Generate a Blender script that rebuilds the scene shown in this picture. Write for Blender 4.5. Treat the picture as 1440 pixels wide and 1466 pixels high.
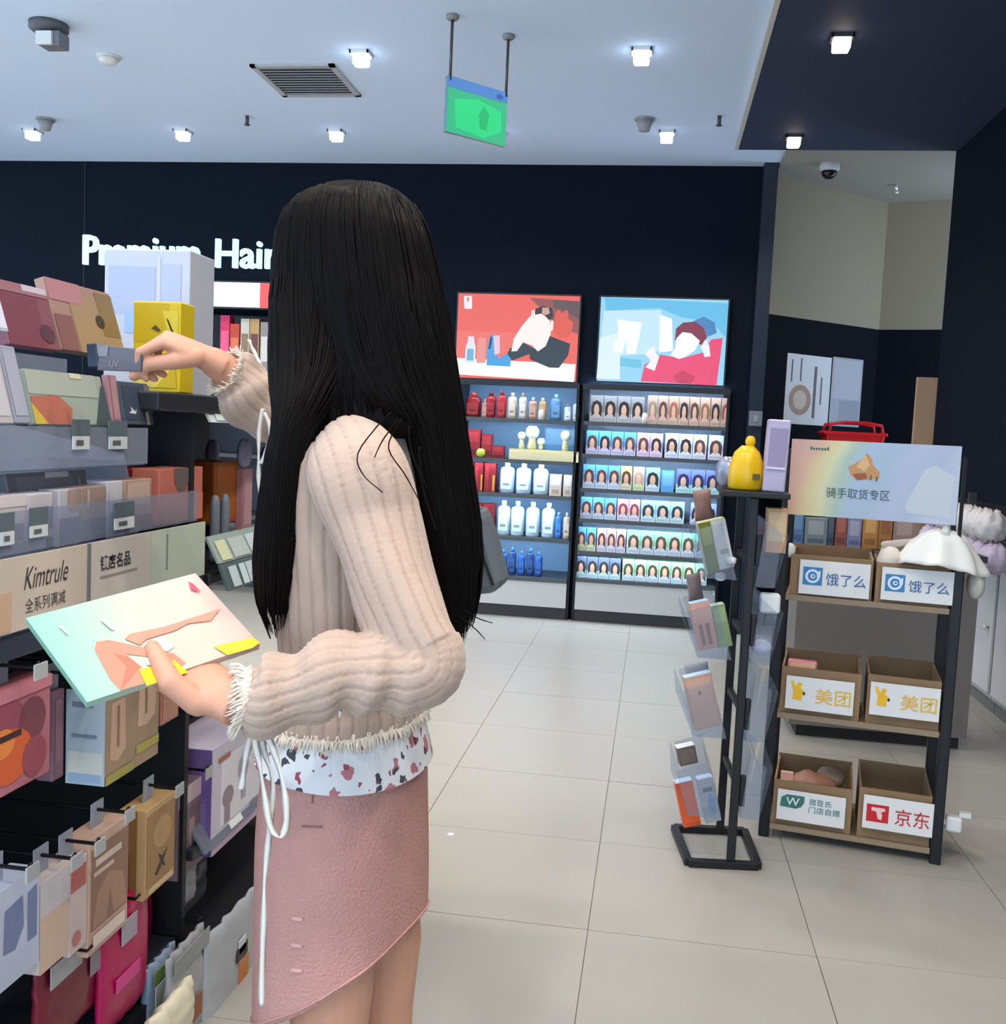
import bpy, bmesh, math, random
from mathutils import Vector, Matrix, kdtree, noise
random.seed(11)
for _o in list(bpy.data.objects): bpy.data.objects.remove(_o)
SC = bpy.context.scene
COL = SC.collection
V = Vector
# ------------------------------------------------------------------ camera
F, CAMH = 1450.0, 1.32
_d = V(((940-720)/F, -(625-733)/F, -1.0)).normalized()
_u = V((.046, 1, 0)); _u.z = -(_u.x*_d.x+_u.y*_d.y)/_d.z; _u.normalize()
_x = _d.cross(_u)
ROT = Matrix((_x, _d, _u))
CAMP = V((0, 0, CAMH))
cd = bpy.data.cameras.new('camera'); cam = bpy.data.objects.new('camera', cd); COL.objects.link(cam)
cd.sensor_fit = 'HORIZONTAL'; cd.sensor_width = 36; cd.lens = 36*F/1440; cd.clip_start = .02; cd.clip_end = 60
cam.matrix_world = Matrix.Translation(CAMP) @ ROT.to_4x4()
SC.camera = cam
def ray(px, py): return ROT @ V(((px-720)/F, -(py-733)/F, -1.0))
def at_x(px, py, X): r = ray(px, py); return CAMP + r*(X/r.x)
def at_y(px, py, Y): r = ray(px, py); return CAMP + r*(Y/r.y)
def at_z(px, py, Z): r = ray(px, py); return CAMP + r*((Z-CAMH)/r.z)
# ------------------------------------------------------------------ world and exposure
w = bpy.data.worlds.new('world'); SC.world = w; w.use_nodes = True
w.node_tree.nodes['Background'].inputs[0].default_value = (.60, .79, 1.0, 1)
w.node_tree.nodes['Background'].inputs[1].default_value = 3.2
SC.view_settings.view_transform = 'Standard'; SC.view_settings.look = 'None'
SC.view_settings.gamma = 1; SC.view_settings.use_curve_mapping = False
SC.view_settings.exposure = 0.0
SPOT_W = 46.0
# ------------------------------------------------------------------ materials
def lin(c): 
    c = c/255.0
    return c/12.92 if c <= .04045 else ((c+.055)/1.055)**2.4
def rgb(c): return (lin(c[0]), lin(c[1]), lin(c[2]), 1)
MC = {}
def mat(c, rough=.5, metal=0, spec=.4, var=0, scale=8, bump=0, bscale=60, key=None):
    k = key or (tuple(c), rough, metal, spec, var, scale, bump, bscale)
    if k in MC: return MC[k]
    m = bpy.data.materials.new('surface'); m.use_nodes = True
    nt = m.node_tree; b = nt.nodes['Principled BSDF']
    b.inputs['Base Color'].default_value = rgb(c); b.inputs['Roughness'].default_value = rough
    b.inputs['Metallic'].default_value = metal; b.inputs['Specular IOR Level'].default_value = spec
    if var or bump:
        tc = nt.nodes.new('ShaderNodeTexCoord')
    if var:
        n = nt.nodes.new('ShaderNodeTexNoise'); n.inputs['Scale'].default_value = scale; n.inputs['Detail'].default_value = 5
        nt.links.new(tc.outputs['Object'], n.inputs['Vector'])
        r = nt.nodes.new('ShaderNodeMixRGB'); r.inputs[1].default_value = [max(0, v*(1-var)) for v in rgb(c)[:3]]+[1]
        r.inputs[2].default_value = [min(1, v*(1+var)) for v in rgb(c)[:3]]+[1]
        nt.links.new(n.outputs[0], r.inputs[0]); nt.links.new(r.outputs[0], b.inputs['Base Color'])
    if bump:
        n2 = nt.nodes.new('ShaderNodeTexNoise'); n2.inputs['Scale'].default_value = bscale; n2.inputs['Detail'].default_value = 3
        nt.links.new(tc.outputs['Object'], n2.inputs['Vector'])
        bp = nt.nodes.new('ShaderNodeBump'); bp.inputs['Strength'].default_value = bump; bp.inputs['Distance'].default_value = .01
        nt.links.new(n2.outputs[0], bp.inputs['Height']); nt.links.new(bp.outputs[0], b.inputs['Normal'])
    MC[k] = m; return m
def emit(c, s=1.0):
    k = ('e', tuple(c), s)
    if k in MC: return MC[k]
    m = bpy.data.materials.new('glow'); m.use_nodes = True; b = m.node_tree.nodes['Principled BSDF']
    b.inputs['Base Color'].default_value = (.02, .02, .02, 1); b.inputs['Roughness'].default_value = .3
    b.inputs['Emission Color'].default_value = rgb(c); b.inputs['Emission Strength'].default_value = s
    MC[k] = m; return m
def clear(c=(225, 232, 242), gloss=.16, rough=.12, fac=None):
    k = ('a', tuple(c), gloss, rough)
    if k in MC: return MC[k]
    m = bpy.data.materials.new('acrylic'); m.use_nodes = True; nt = m.node_tree
    nt.nodes.remove(nt.nodes['Principled BSDF']); out = nt.nodes['Material Output']
    t = nt.nodes.new('ShaderNodeBsdfTransparent'); t.inputs[0].default_value = rgb(c)
    g = nt.nodes.new('ShaderNodeBsdfPrincipled'); g.inputs['Base Color'].default_value = rgb((205, 212, 224)); g.inputs['Roughness'].default_value = rough
    mx = nt.nodes.new('ShaderNodeMixShader'); mx.inputs[0].default_value = gloss
    nt.links.new(t.outputs[0], mx.inputs[1]); nt.links.new(g.outputs[0], mx.inputs[2]); nt.links.new(mx.outputs[0], out.inputs[0])
    MC[k] = m; return m
NAVY = mat((11, 19, 32), .8, spec=.12, var=.12, scale=2)
BLACK = mat((20, 21, 24), .45)
BLACKM = mat((24, 24, 27), .35, .3)
WHITE = mat((226, 226, 224), .45)
ACR = clear()
# ------------------------------------------------------------------ mesh helpers
def wm(o):
    return (wm(o.parent) @ o.matrix_basis) if o.parent else o.matrix_basis.copy()
class MB:
    def __init__(s): s.v = []; s.f = []; s.m = []
    def poly(s, pts, m=0):
        b = len(s.v); s.v += [V(p) for p in pts]; s.f.append(tuple(range(b, b+len(pts)))); s.m.append(m); return s
    def hexa(s, p, m=0):                       # p: 4 bottom ccw, 4 top ccw
        b = len(s.v); s.v += [V(q) for q in p]
        for q in ((3, 2, 1, 0), (4, 5, 6, 7), (0, 1, 5, 4), (1, 2, 6, 5), (2, 3, 7, 6), (3, 0, 4, 7)):
            s.f.append(tuple(b+i for i in q)); s.m.append(m)
        return s
    def box(s, x0, x1, y0, y1, z0, z1, m=0, M=None):
        p = [V(q) for q in ((x0, y0, z0), (x1, y0, z0), (x1, y1, z0), (x0, y1, z0), (x0, y0, z1), (x1, y0, z1), (x1, y1, z1), (x0, y1, z1))]
        if M is not None: p = [M @ q for q in p]
        return s.hexa(p, m)
    def bar(s, a, b, wd, ht, m=0, up=(0, 0, 1)):
        a, b = V(a), V(b); d = (b-a); L = d.length; d.normalize(); up = V(up)
        if abs(d.dot(up)) > .98: up = V((0, 1, 0))
        sx = d.cross(up).normalized(); sy = sx.cross(d)
        M = Matrix((sx, sy, -d)).transposed().to_4x4(); M.translation = a
        return s.box(-wd/2, wd/2, -ht/2, ht/2, -L, 0, m, M)
    def prism(s, pts, th, O, u, v, m=0):       # 2-D outline (ccw) on plane O,u,v; grows along -(u x v)
        O, u, v = V(O), V(u), V(v); n = u.cross(v)
        a = [O+u*x+v*y for x, y in pts]; c = [p-n*th for p in a]; k = len(a); b = len(s.v)
        s.v += a+c; s.f.append(tuple(range(b, b+k))); s.f.append(tuple(range(b+2*k-1, b+k-1, -1))); s.m += [m, m]
        for i in range(k):
            j = (i+1) % k; s.f.append((b+j, b+i, b+k+i, b+k+j)); s.m.append(m)
        return s
    def loft(s, rings, m=0, cap0=True, cap1=True):
        b = len(s.v); n = len(rings[0])
        for r in rings: s.v += [V(q) for q in r]
        for i in range(len(rings)-1):
            for j in range(n):
                k = (j+1) % n; s.f.append((b+i*n+j, b+i*n+k, b+(i+1)*n+k, b+(i+1)*n+j)); s.m.append(m)
        if cap0: s.f.append(tuple(b+j for j in range(n-1, -1, -1))); s.m.append(m)
        if cap1: s.f.append(tuple(b+(len(rings)-1)*n+j for j in range(n))); s.m.append(m)
        return s
    def lathe(s, prof, c=(0, 0, 0), n=16, m=0, sx=1, sy=1, M=None):
        c = V(c); R = [[c+V((r*sx*math.cos(2*math.pi*j/n), r*sy*math.sin(2*math.pi*j/n), z)) for j in range(n)] for r, z in prof]
        if M is not None: R = [[M @ q for q in r] for r in R]
        return s.loft(R, m)
    def tube(s, pts, rad, n=8, m=0, round_ends=False):
        pts = [V(p) for p in pts]
        if not hasattr(rad, '__len__'): rad = [rad]*len(pts)
        rad = list(rad)
        if round_ends:
            d0 = (pts[0]-pts[1]).normalized(); d1 = (pts[-1]-pts[-2]).normalized(); r0, r1 = rad[0], rad[-1]
            pts = [pts[0]+d0*r0*.95, pts[0]+d0*r0*.6]+pts+[pts[-1]+d1*r1*.6, pts[-1]+d1*r1*.95]
            rad = [r0*.3, r0*.8]+rad+[r1*.8, r1*.3]
        R = []; ref = None
        for i, p in enumerate(pts):
            t = (pts[min(i+1, len(pts)-1)]-pts[max(i-1, 0)]).normalized()
            if ref is None:
                ref = t.cross(V((0, 0, 1)))
                if ref.length < .1: ref = t.cross(V((0, 1, 0)))
            ref = (ref - t*ref.dot(t)).normalized(); q = t.cross(ref)
            R.append([p+(ref*math.cos(2*math.pi*j/n)+q*math.sin(2*math.pi*j/n))*rad[i] for j in range(n)])
        return s.loft(R, m)
    def ball(s, c, r, n=14, m=0, sq=(1, 1, 1)):
        c = V(c); R = []
        for i in range(1, n//2):
            a = math.pi*i/(n//2); R.append([c+V((r*sq[0]*math.sin(a)*math.cos(2*math.pi*j/n), r*sq[1]*math.sin(a)*math.sin(2*math.pi*j/n), -r*sq[2]*math.cos(a))) for j in range(n)])
        return s.loft(R, m)
    def mesh(s, inv=None):
        me = bpy.data.meshes.new('mesh')
        vv = [inv @ q for q in s.v] if inv is not None else s.v
        me.from_pydata([tuple(q) for q in vv], [], s.f); return me
    def build(s, name, mats, parent=None, smooth=False, bevel=0, subd=0):
        if not isinstance(mats, (list, tuple)): mats = [mats]
        if parent is not None: inv = wm(parent).inverted(); org = None
        else:
            xs = [q.x for q in s.v]; ys = [q.y for q in s.v]; zs = [q.z for q in s.v]
            org = V(((min(xs)+max(xs))/2, (min(ys)+max(ys))/2, min(zs))); inv = Matrix.Translation(-org)
        me = s.mesh(inv)
        for m in mats: me.materials.append(m)
        me.polygons.foreach_set('material_index', s.m)
        if smooth: me.polygons.foreach_set('use_smooth', [True]*len(me.polygons))
        o = bpy.data.objects.new(name, me); COL.objects.link(o)
        if parent is not None: o.parent = parent
        else: o.location = org
        if bevel:
            bv = o.modifiers.new('bevel', 'BEVEL'); bv.width = bevel; bv.segments = 2; bv.limit_method = 'ANGLE'; bv.angle_limit = .6
        if subd:
            sd = o.modifiers.new('sub', 'SUBSURF'); sd.levels = subd; sd.render_levels = subd
        return o
def tag(o, label=None, cat=None, group=None, kind=None):
    if label: o['label'] = label
    if cat: o['category'] = cat
    if group: o['group'] = group
    if kind: o['kind'] = kind
    return o
def thing(name, label, cat, loc, rz=0, group=None):
    o = bpy.data.objects.new(name, None); COL.objects.link(o); o.location = loc; o.rotation_euler = (0, 0, rz); o.empty_display_size = .05
    return tag(o, label, cat, group)
def bevel_of(a): return min(.003, a*.06)
def ell(cx, cy, rx, ry, n=18, a0=0, a1=2*math.pi):
    full = abs(a1-a0) > 6.28
    return [(cx+rx*math.cos(a0+(a1-a0)*i/(n if full else n-1)), cy+ry*math.sin(a0+(a1-a0)*i/(n if full else n-1))) for i in range(n)]
def rect(x0, y0, x1, y1): return [(x0, y0), (x1, y0), (x1, y1), (x0, y1)]
def flat(name, parent, O, u, v, wd, ht, shapes, glow=0, rough=.45, off=.0008):
    """flat print: coloured outlines in fractions of a face, each layer a hair above the last"""
    O, u, v = V(O), V(u), V(v); n = u.cross(v); mb = MB(); ms = []
    for i, (c, pts) in enumerate(shapes):
        m = emit(c, glow) if glow else mat(c, rough)
        if m not in ms: ms.append(m)
        mb.poly([O+u*(a*wd)+v*(b*ht)+n*(off*(1+i*.35)) for a, b in pts], ms.index(m))
    return mb.build(name, ms, parent)
def text(name, body, parent, O, u, v, wd, ht, m, th=.0006, shear=0, bold=0):
    cu = bpy.data.curves.new('t', 'FONT'); cu.body = body; cu.size = 1; cu.shear = shear; cu.offset = bold; cu.resolution_u = 3
    to = bpy.data.objects.new('t', cu); COL.objects.link(to); bpy.context.view_layer.update()
    me = bpy.data.meshes.new_from_object(to.evaluated_get(bpy.context.evaluated_depsgraph_get()))
    bpy.data.objects.remove(to)
    if not len(me.vertices): return None
    xs = [q.co.x for q in me.vertices]; ys = [q.co.y for q in me.vertices]
    x0, x1, y0, y1 = min(xs), max(xs), min(ys), max(ys); O, u, v = V(O), V(u), V(v); n = u.cross(v)
    inv = wm(parent).inverted() if parent is not None else Matrix()
    for q in me.vertices:
        q.co = inv @ (O+u*((q.co.x-x0)/(x1-x0)*wd)+v*((q.co.y-y0)/(y1-y0)*ht)+n*th)
    me.materials.append(m); o = bpy.data.objects.new(name, me); COL.objects.link(o); o.parent = parent
    return o
XA, YA, ZA = V((1, 0, 0)), V((0, 1, 0)), V((0, 0, 1))
def struct(o): o['kind'] = 'structure'; return o
def sub(x): return MB().box(*x)
# ================================================================== SETTING
CZ = 3.15
# floor slab with tiles laid on it
fl = struct(sub((-5.6, 2.7, -4, 9.2, -.12, -.006)).build('floor', mat((120, 116, 110), .6)))
TILE = mat((160, 156, 147), .34, spec=.45, var=.07, scale=2.2, bump=.02, bscale=3)
tile_me = None
x0s = [-.105+.592*i for i in range(-2, 4)]
tl0 = MB().box(0, .5905, 0, .5905, 0, .009)
for i in range(-3, 4):
    for j in range(-1, 12):
        x, y = -.105+.592*i, 2.62-.592*3+.592*j
        if tile_me is None:
            o = MB().box(x, x+.5898, y, y+.5898, -.009, 0).build('floor_tile', TILE, fl); tile_me = o.data; bx, by = x, y
        else:
            o = bpy.data.objects.new('floor_tile', tile_me); COL.objects.link(o); o.parent = fl; o.location = (x-bx, y-by, random.uniform(-.0004, .0004))
# the rest of the floor that stands behind fixtures or out of view
for a in ((-5.6, -1.885, -4, 9.2), (2.26, 2.7, -4, 9.2), (-1.885, 2.26, -4, .25), (-1.885, 2.26, 7.94, 9.2)):
    MB().box(*a, -.006, -.001).build('floor_tile_field', TILE, fl)
# ceiling
CEIL = mat((210, 227, 252), .85, var=.02, scale=1.5)
struct(sub((-5.6, 2.7, -4, 9.2, CZ, CZ+.12)).build('ceiling', CEIL))
dk = MB().box(.40, 1.70, -4, 6.60, CZ-.03, CZ-.001)
dk = struct(dk.build('ceiling_dark_panel', mat((44, 56, 82), .7, var=.06, scale=1)))
struct(sub((.375, .399, -4, 6.60, CZ-.032, CZ-.0005)).build('trim_1', mat((200, 198, 194), .6)))
struct(sub((.70, 2.7, 6.66, 8.4, CZ-.012, CZ-.001)).build('ceiling_niche', mat((150, 145, 136), .8)))
# back wall with recessed bays
BW = 7.10
bays = [(-1.42, -.545, 0, 1.655), (-.525, .48, 0, 1.655), (-3.60, -2.25, 0, 2.30)]
wb = MB()
wb.box(-5.6, -3.60, BW, BW+.5, 0, CZ); wb.box(-3.60, -2.25, BW, BW+.5, 2.30, CZ); wb.box(-2.25, -1.42, BW, BW+.5, 0, CZ)
wb.box(-1.42, .48, BW, BW+.5, 1.655, CZ); wb.box(.48, .67, BW, BW+.5, 0, CZ); wb.box(-.545, -.525, BW+.02, BW+.5, 0, 1.655)
wb.box(-3.60, .48, BW+.42, BW+.5, 0, 2.3)
struct(sub((-10, -5.601, BW, BW+.5, 0, 5.2)).build('wall_back_atrium', NAVY))
struct(sub((-10, -5.601, -4, 9.2, -.12, -.001)).build('floor_atrium', TILE))
wall_b = struct(wb.build('wall_back', NAVY))
for x in (-4.28,): struct(sub((x-.004, x+.004, BW-.004, BW, 0, CZ)).build('trim_2', mat((9, 14, 24), .6)))
struct(sub((.60, .69, BW-.10, BW+.0, 0, CZ)).build('trim_3', mat((22, 32, 48), .5)))
# right wall and niche
struct(sub((1.70, 2.25, -1.0, 6.65, 1.06, CZ)).build('wall_right', NAVY))
struct(sub((1.80, 2.25, -1.0, 6.65, 0, 1.06)).build('baseboard_right', mat((70, 70, 72), .6)))
nb = MB()
def nwall(a, b, z0, z1, m): nb.hexa([(a[0], a[1], z0), (b[0], b[1], z0), (b[0]+.1, b[1]+.3, z0), (a[0]-.02, a[1]+.3, z0), (a[0], a[1], z1), (b[0], b[1], z1), (b[0]+.1, b[1]+.3, z1), (a[0]-.02, a[1]+.3, z1)], m)
for z0, z1, m in ((0, 2.2, 0), (2.2, CZ, 1)):
    nwall((.69, 7.25), (1.61, 8.06), z0, z1, m); nwall((1.61, 8.06), (2.7, 7.72), z0, z1, m)
struct(nb.build('wall_niche', [mat((10, 13, 22), .8, spec=.1), mat((138, 126, 106), .8, var=.04, scale=1.5)]))
struct(sub((.672, .70, BW+.0, 7.32, 1.9, CZ)).build('trim_4', mat((120, 120, 122), .6)))
# ------------------------------------------------------------------ ceiling fittings
def downlight(x, y, z, label, group, warm=False, e=9, wfac=1.0):
    t = thing('downlight', label, 'downlight', (x, y, z), 0, group)
    h = MB(); s = .048
    h.box(x-s, x+s, y-s, y-s+.008, z-.016, z); h.box(x-s, x+s, y+s-.008, y+s, z-.016, z); h.box(x-s, x-s+.008, y-s, y+s, z-.016, z); h.box(x+s-.008, x+s, y-s, y+s, z-.016, z)
    h.build('trim_ring', mat((60, 60, 62), .5) if warm else WHITE, t)
    sub((x-.036, x+.036, y-.036, y+.036, z-.062, z-.004)).build('lens', emit((255, 232, 214) if warm else (214, 232, 255), e), t, bevel=.008)
    ld = bpy.data.lights.new('spot', 'SPOT'); ld.energy = SPOT_W*wfac; ld.spot_size = math.radians(128); ld.spot_blend = .8; ld.shadow_soft_size = .06
    ld.color = (1.0, .93, .85)
    lo = bpy.data.objects.new('lamp', ld); COL.objects.link(lo); lo.parent = t; lo.location = (0, 0, -.075)
gx = [-4.195, -3.139, -2.109, -1.076, -.043]
for x in gx:
    downlight(x, 6.33, CZ, 'square recessed downlight in the white ceiling close to the back wall', 'downlights by the back wall', e=3.2, wfac=.8)
for x in (-2.9+.0, -1.557, -.175):
    if x == -2.9: continue
    downlight(x, 5.02, CZ, 'bright square downlight in the white ceiling level with the air vent', 'downlights level with the vent', e=9)
for x, y in ((-1.557, 3.65), (-.175, 3.65), (-.9, 2.3), (.2, 2.0), (-1.9, 2.3), (-.9, .8), (.3, .5), (-1.9, .8), (-2.9, 3.65), (-.9, -1.2), (.3, -1.2), (-4.2, 3.65), (-3.2, 1.0), (-2.5, 4.1), (-3.5, 4.1), (-4.8, 4.0), (-4.6, 2.4), (-3.4, 2.4)):
    downlight(x, y, CZ, 'unseen square downlight in the white ceiling, left ones added for bounce light', 'downlights above the aisle', wfac=3.4 if x < -2.2 else .9)  # left ones boosted, most added out of view, to bounce light onto ceiling
downlight(.708, 4.80, CZ-.03, 'larger looking square downlight in the dark ceiling panel out over the aisle', None, True, 8, .8)
downlight(.699, 6.31, CZ-.03, 'small square downlight in the dark ceiling panel at its far end', None, True, 5, .8)
for x, y in ((.2, 1.2), (.25, -.3), (-.25, .3)):  # unseen lamps added to throw more light on the gondola front
    downlight(x, y, CZ, 'unseen square downlight in the white ceiling, left ones added for bounce light', 'downlights above the aisle', wfac=1.3)
for x, y in ((.95, .4), (.95, 1.8)):  # two more unseen lamps added on the aisle side for the gondola
    downlight(x, y, CZ-.03, 'unseen square downlight added in the dark ceiling panel to brighten the left shelf', 'added dark panel downlights, near aisle', True, 8, 1.15)
downlight(.9, 3.2, CZ-.03, 'square downlight in the dark ceiling panel above the pickup rack', None, True, 8, .9)
# air vent
vt = thing('air_vent', 'square slatted air conditioning vent in the white ceiling', 'air vent', (-1.97, 5.40, CZ))
fr = MB(); a0, a1, b0, b1 = -2.20, -1.745, 5.16, 5.65
fr.box(a0, a1, b0, b0+.03, CZ-.012, CZ); fr.box(a0, a1, b1-.03, b1, CZ-.012, CZ); fr.box(a0, a0+.03, b0, b1, CZ-.012, CZ); fr.box(a1-.03, a1, b0, b1, CZ-.012, CZ)
fr.build('frame', mat((178, 180, 186), .5), vt)
sub((a0+.03, a1-.03, b0+.03, b1-.03, CZ-.003, CZ)).build('backing', mat((38, 40, 44), .8), vt)
sl_me = None
for i in range(11):
    y = b0+.05+i*.039
    if sl_me is None:
        o = MB().hexa([(a0+.03, y, CZ-.011), (a1-.03, y, CZ-.011), (a1-.03, y+.012, CZ-.003), (a0+.03, y+.012, CZ-.003), (a0+.03, y-.004, CZ-.006), (a1-.03, y-.004, CZ-.006), (a1-.03, y+.008, CZ), (a0+.03, y+.008, CZ)]).build('slat', mat((128, 132, 140), .4), vt); sl_me = o.data; y00 = y
    else:
        o = bpy.data.objects.new('slat', sl_me); COL.objects.link(o); o.parent = vt; o.location = (0, y-y00, 0)
# hanging exit sign
P1, P2 = V((-1.007, 4.586, 0)), V((-.788, 4.816, 0)); e = (P2-P1); eL = e.length; e.normalize()
zt1 = at_y(643, 110, 4.60).z
es = thing('exit_sign', 'hanging green and blue glowing exit sign on two thin rods', 'sign', ((P1+P2)/2+ZA*CZ))
for P in (P1, P2):
    MB().tube([P+ZA*(zt1-.02), P+ZA*CZ], .007, 8).build('rod', mat((96, 92, 90), .4, .6), es, True)
    MB().lathe([(.022, CZ-.02), (.03, CZ-.012), (.03, CZ)], (P.x, P.y, 0), 14).build('rod_cap', mat((140, 140, 142), .5), es, True)
A = P1-e*.012+ZA*(zt1-.245); n = V((e.y, -e.x, 0)); Le = eL+.02
mbx = MB().hexa([A, A+e*Le, A+e*Le-n*.02, A-n*.02, A+ZA*.245, A+e*Le+ZA*.245, A+e*Le-n*.02+ZA*.245, A-n*.02+ZA*.245]); pn = mbx.build('panel', mat((120, 150, 170), .3), es)
flat('face', es, A, e, ZA, Le, .245, [((70, 205, 150), rect(0, 0, 1, .80)), ((60, 238, 150), [(.15, .12), (.62, .05), (.92, .25), (.9, .62), (.5, .72), (.12, .62)]), ((52, 205, 128), [(.55, .2), (.66, .2), (.7, .5), (.6, .62), (.52, .45)]), ((96, 150, 226), rect(0, .80, 1, 1)), ((70, 110, 190), ell(.86, .88, .06, .05))], glow=.85, off=.002)
# other small ceiling fittings
def fitting(name, label, cat, px, py, parts):
    p = at_z(px, py, CZ); t = thing(name, label, cat, p)
    for nm, prof, m in parts: MB().lathe([(r, CZ-z) for r, z in prof], (p.x, p.y, 0), 20).build(nm, m, t, True)
    return t, p
G1 = mat((150, 150, 152), .5)
fitting('smoke_detector', 'white round smoke detector on the ceiling left of the vent', 'smoke detector', 155, 80, [('base', [(.06, .0), (.06, .012)], WHITE), ('cap', [(.045, .012), (.05, .02), (.04, .038), (.01, .042)], WHITE)])
fitting('ceiling_speaker', 'grey conical ceiling fitting beside the leftmost small downlight', 'ceiling fitting', 65, 170, [('base', [(.06, 0), (.06, .01)], G1), ('cone', [(.05, .01), (.03, .07), (.005, .075)], G1)])
fitting('ceiling_speaker', 'grey conical ceiling fitting to the right of the exit sign', 'ceiling fitting', 923, 170, [('base', [(.06, 0), (.06, .01)], G1), ('cone', [(.05, .01), (.03, .07), (.005, .075)], G1)])
for px, lab in ((354, 'thin fire sprinkler head below the slatted vent'), (1030, 'thin fire sprinkler head near the dark ceiling edge')):
    fitting('sprinkler', lab, 'sprinkler', px, 166, [('stem', [(.012, 0), (.01, .05)], mat((90, 88, 86), .4, .5)), ('deflector', [(.018, .05), (.018, .055), (.004, .06)], mat((90, 88, 86), .4, .5))])
fitting('dome_camera', 'white dome security camera with a dark lens near the niche', 'security camera', 1188, 232, [('base', [(.065, 0), (.065, .05), (.055, .06)], mat((190, 190, 192), .5)), ('dome', [(.052, .06), (.045, .085), (.025, .105), (.004, .11)], mat((20, 20, 22), .15))])
t, p = fitting('sprinkler', 'shiny sprinkler head on the ceiling of the dim niche', 'sprinkler', 1283, 262, [('stem', [(.014, 0), (.012, .06)], mat((235, 232, 226), .2, .8)), ('deflector', [(.022, .06), (.022, .068), (.004, .075)], mat((220, 220, 216), .3, .8))])
t, p = fitting('ceiling_projector', 'dark grey ceiling lamp head with a white box below', 'ceiling lamp', 70, 34, [('base', [(.09, 0), (.09, .03), (.06, .05)], mat((92, 92, 96), .5))])
MB().box(p.x-.02, p.x+.09, p.y-.06, p.y+.03, CZ-.12, CZ-.052).build('lamp_head', mat((120, 122, 128), .4), t, bevel=.006); MB().box(p.x-.02, p.x+.06, p.y-.075, p.y-.061, CZ-.12, CZ-.06).build('lens', WHITE, t)
# ------------------------------------------------------------------ lit wall lettering
sg = thing('wall_lettering', 'glowing white raised lettering on the dark back wall reading Premium Hair', 'sign', (-3.5, BW, 2.4))
def letters(word, xa, xb, z0, capH):
    def meas(s):
        cu = bpy.data.curves.new('t', 'FONT'); cu.body = s; cu.size = 1; cu.offset = .012; cu.extrude = .02; cu.resolution_u = 3
        to = bpy.data.objects.new('t', cu); COL.objects.link(to); bpy.context.view_layer.update()
        me = bpy.data.meshes.new_from_object(to.evaluated_get(bpy.context.evaluated_depsgraph_get())); bpy.data.objects.remove(to)
        xs = [q.co.x for q in me.vertices]; return me, min(xs), max(xs)
    _, L0, L1 = meas(word); k = (xb-xa)/(L1-L0); cap = max(q.co.y for q in meas('H')[0].vertices); kz = capH/cap
    for i, ch in enumerate(word):
        full = meas(word[:i+1]); me, c0, c1 = meas(ch); sh = full[2]-c1
        for q in me.vertices: q.co = wm(sg).inverted() @ V((xa+(q.co.x+sh-L0)*k, BW-.026+q.co.z*.9, z0+q.co.y*kz))
        me.materials.append(emit((196, 232, 255), 1.5)); o = bpy.data.objects.new('letter', me); COL.objects.link(o); o.parent = sg
letters('Premium', -4.27, -3.36, 2.40, .21); letters('Hair', -3.235, -2.76, 2.40, .20)
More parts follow.
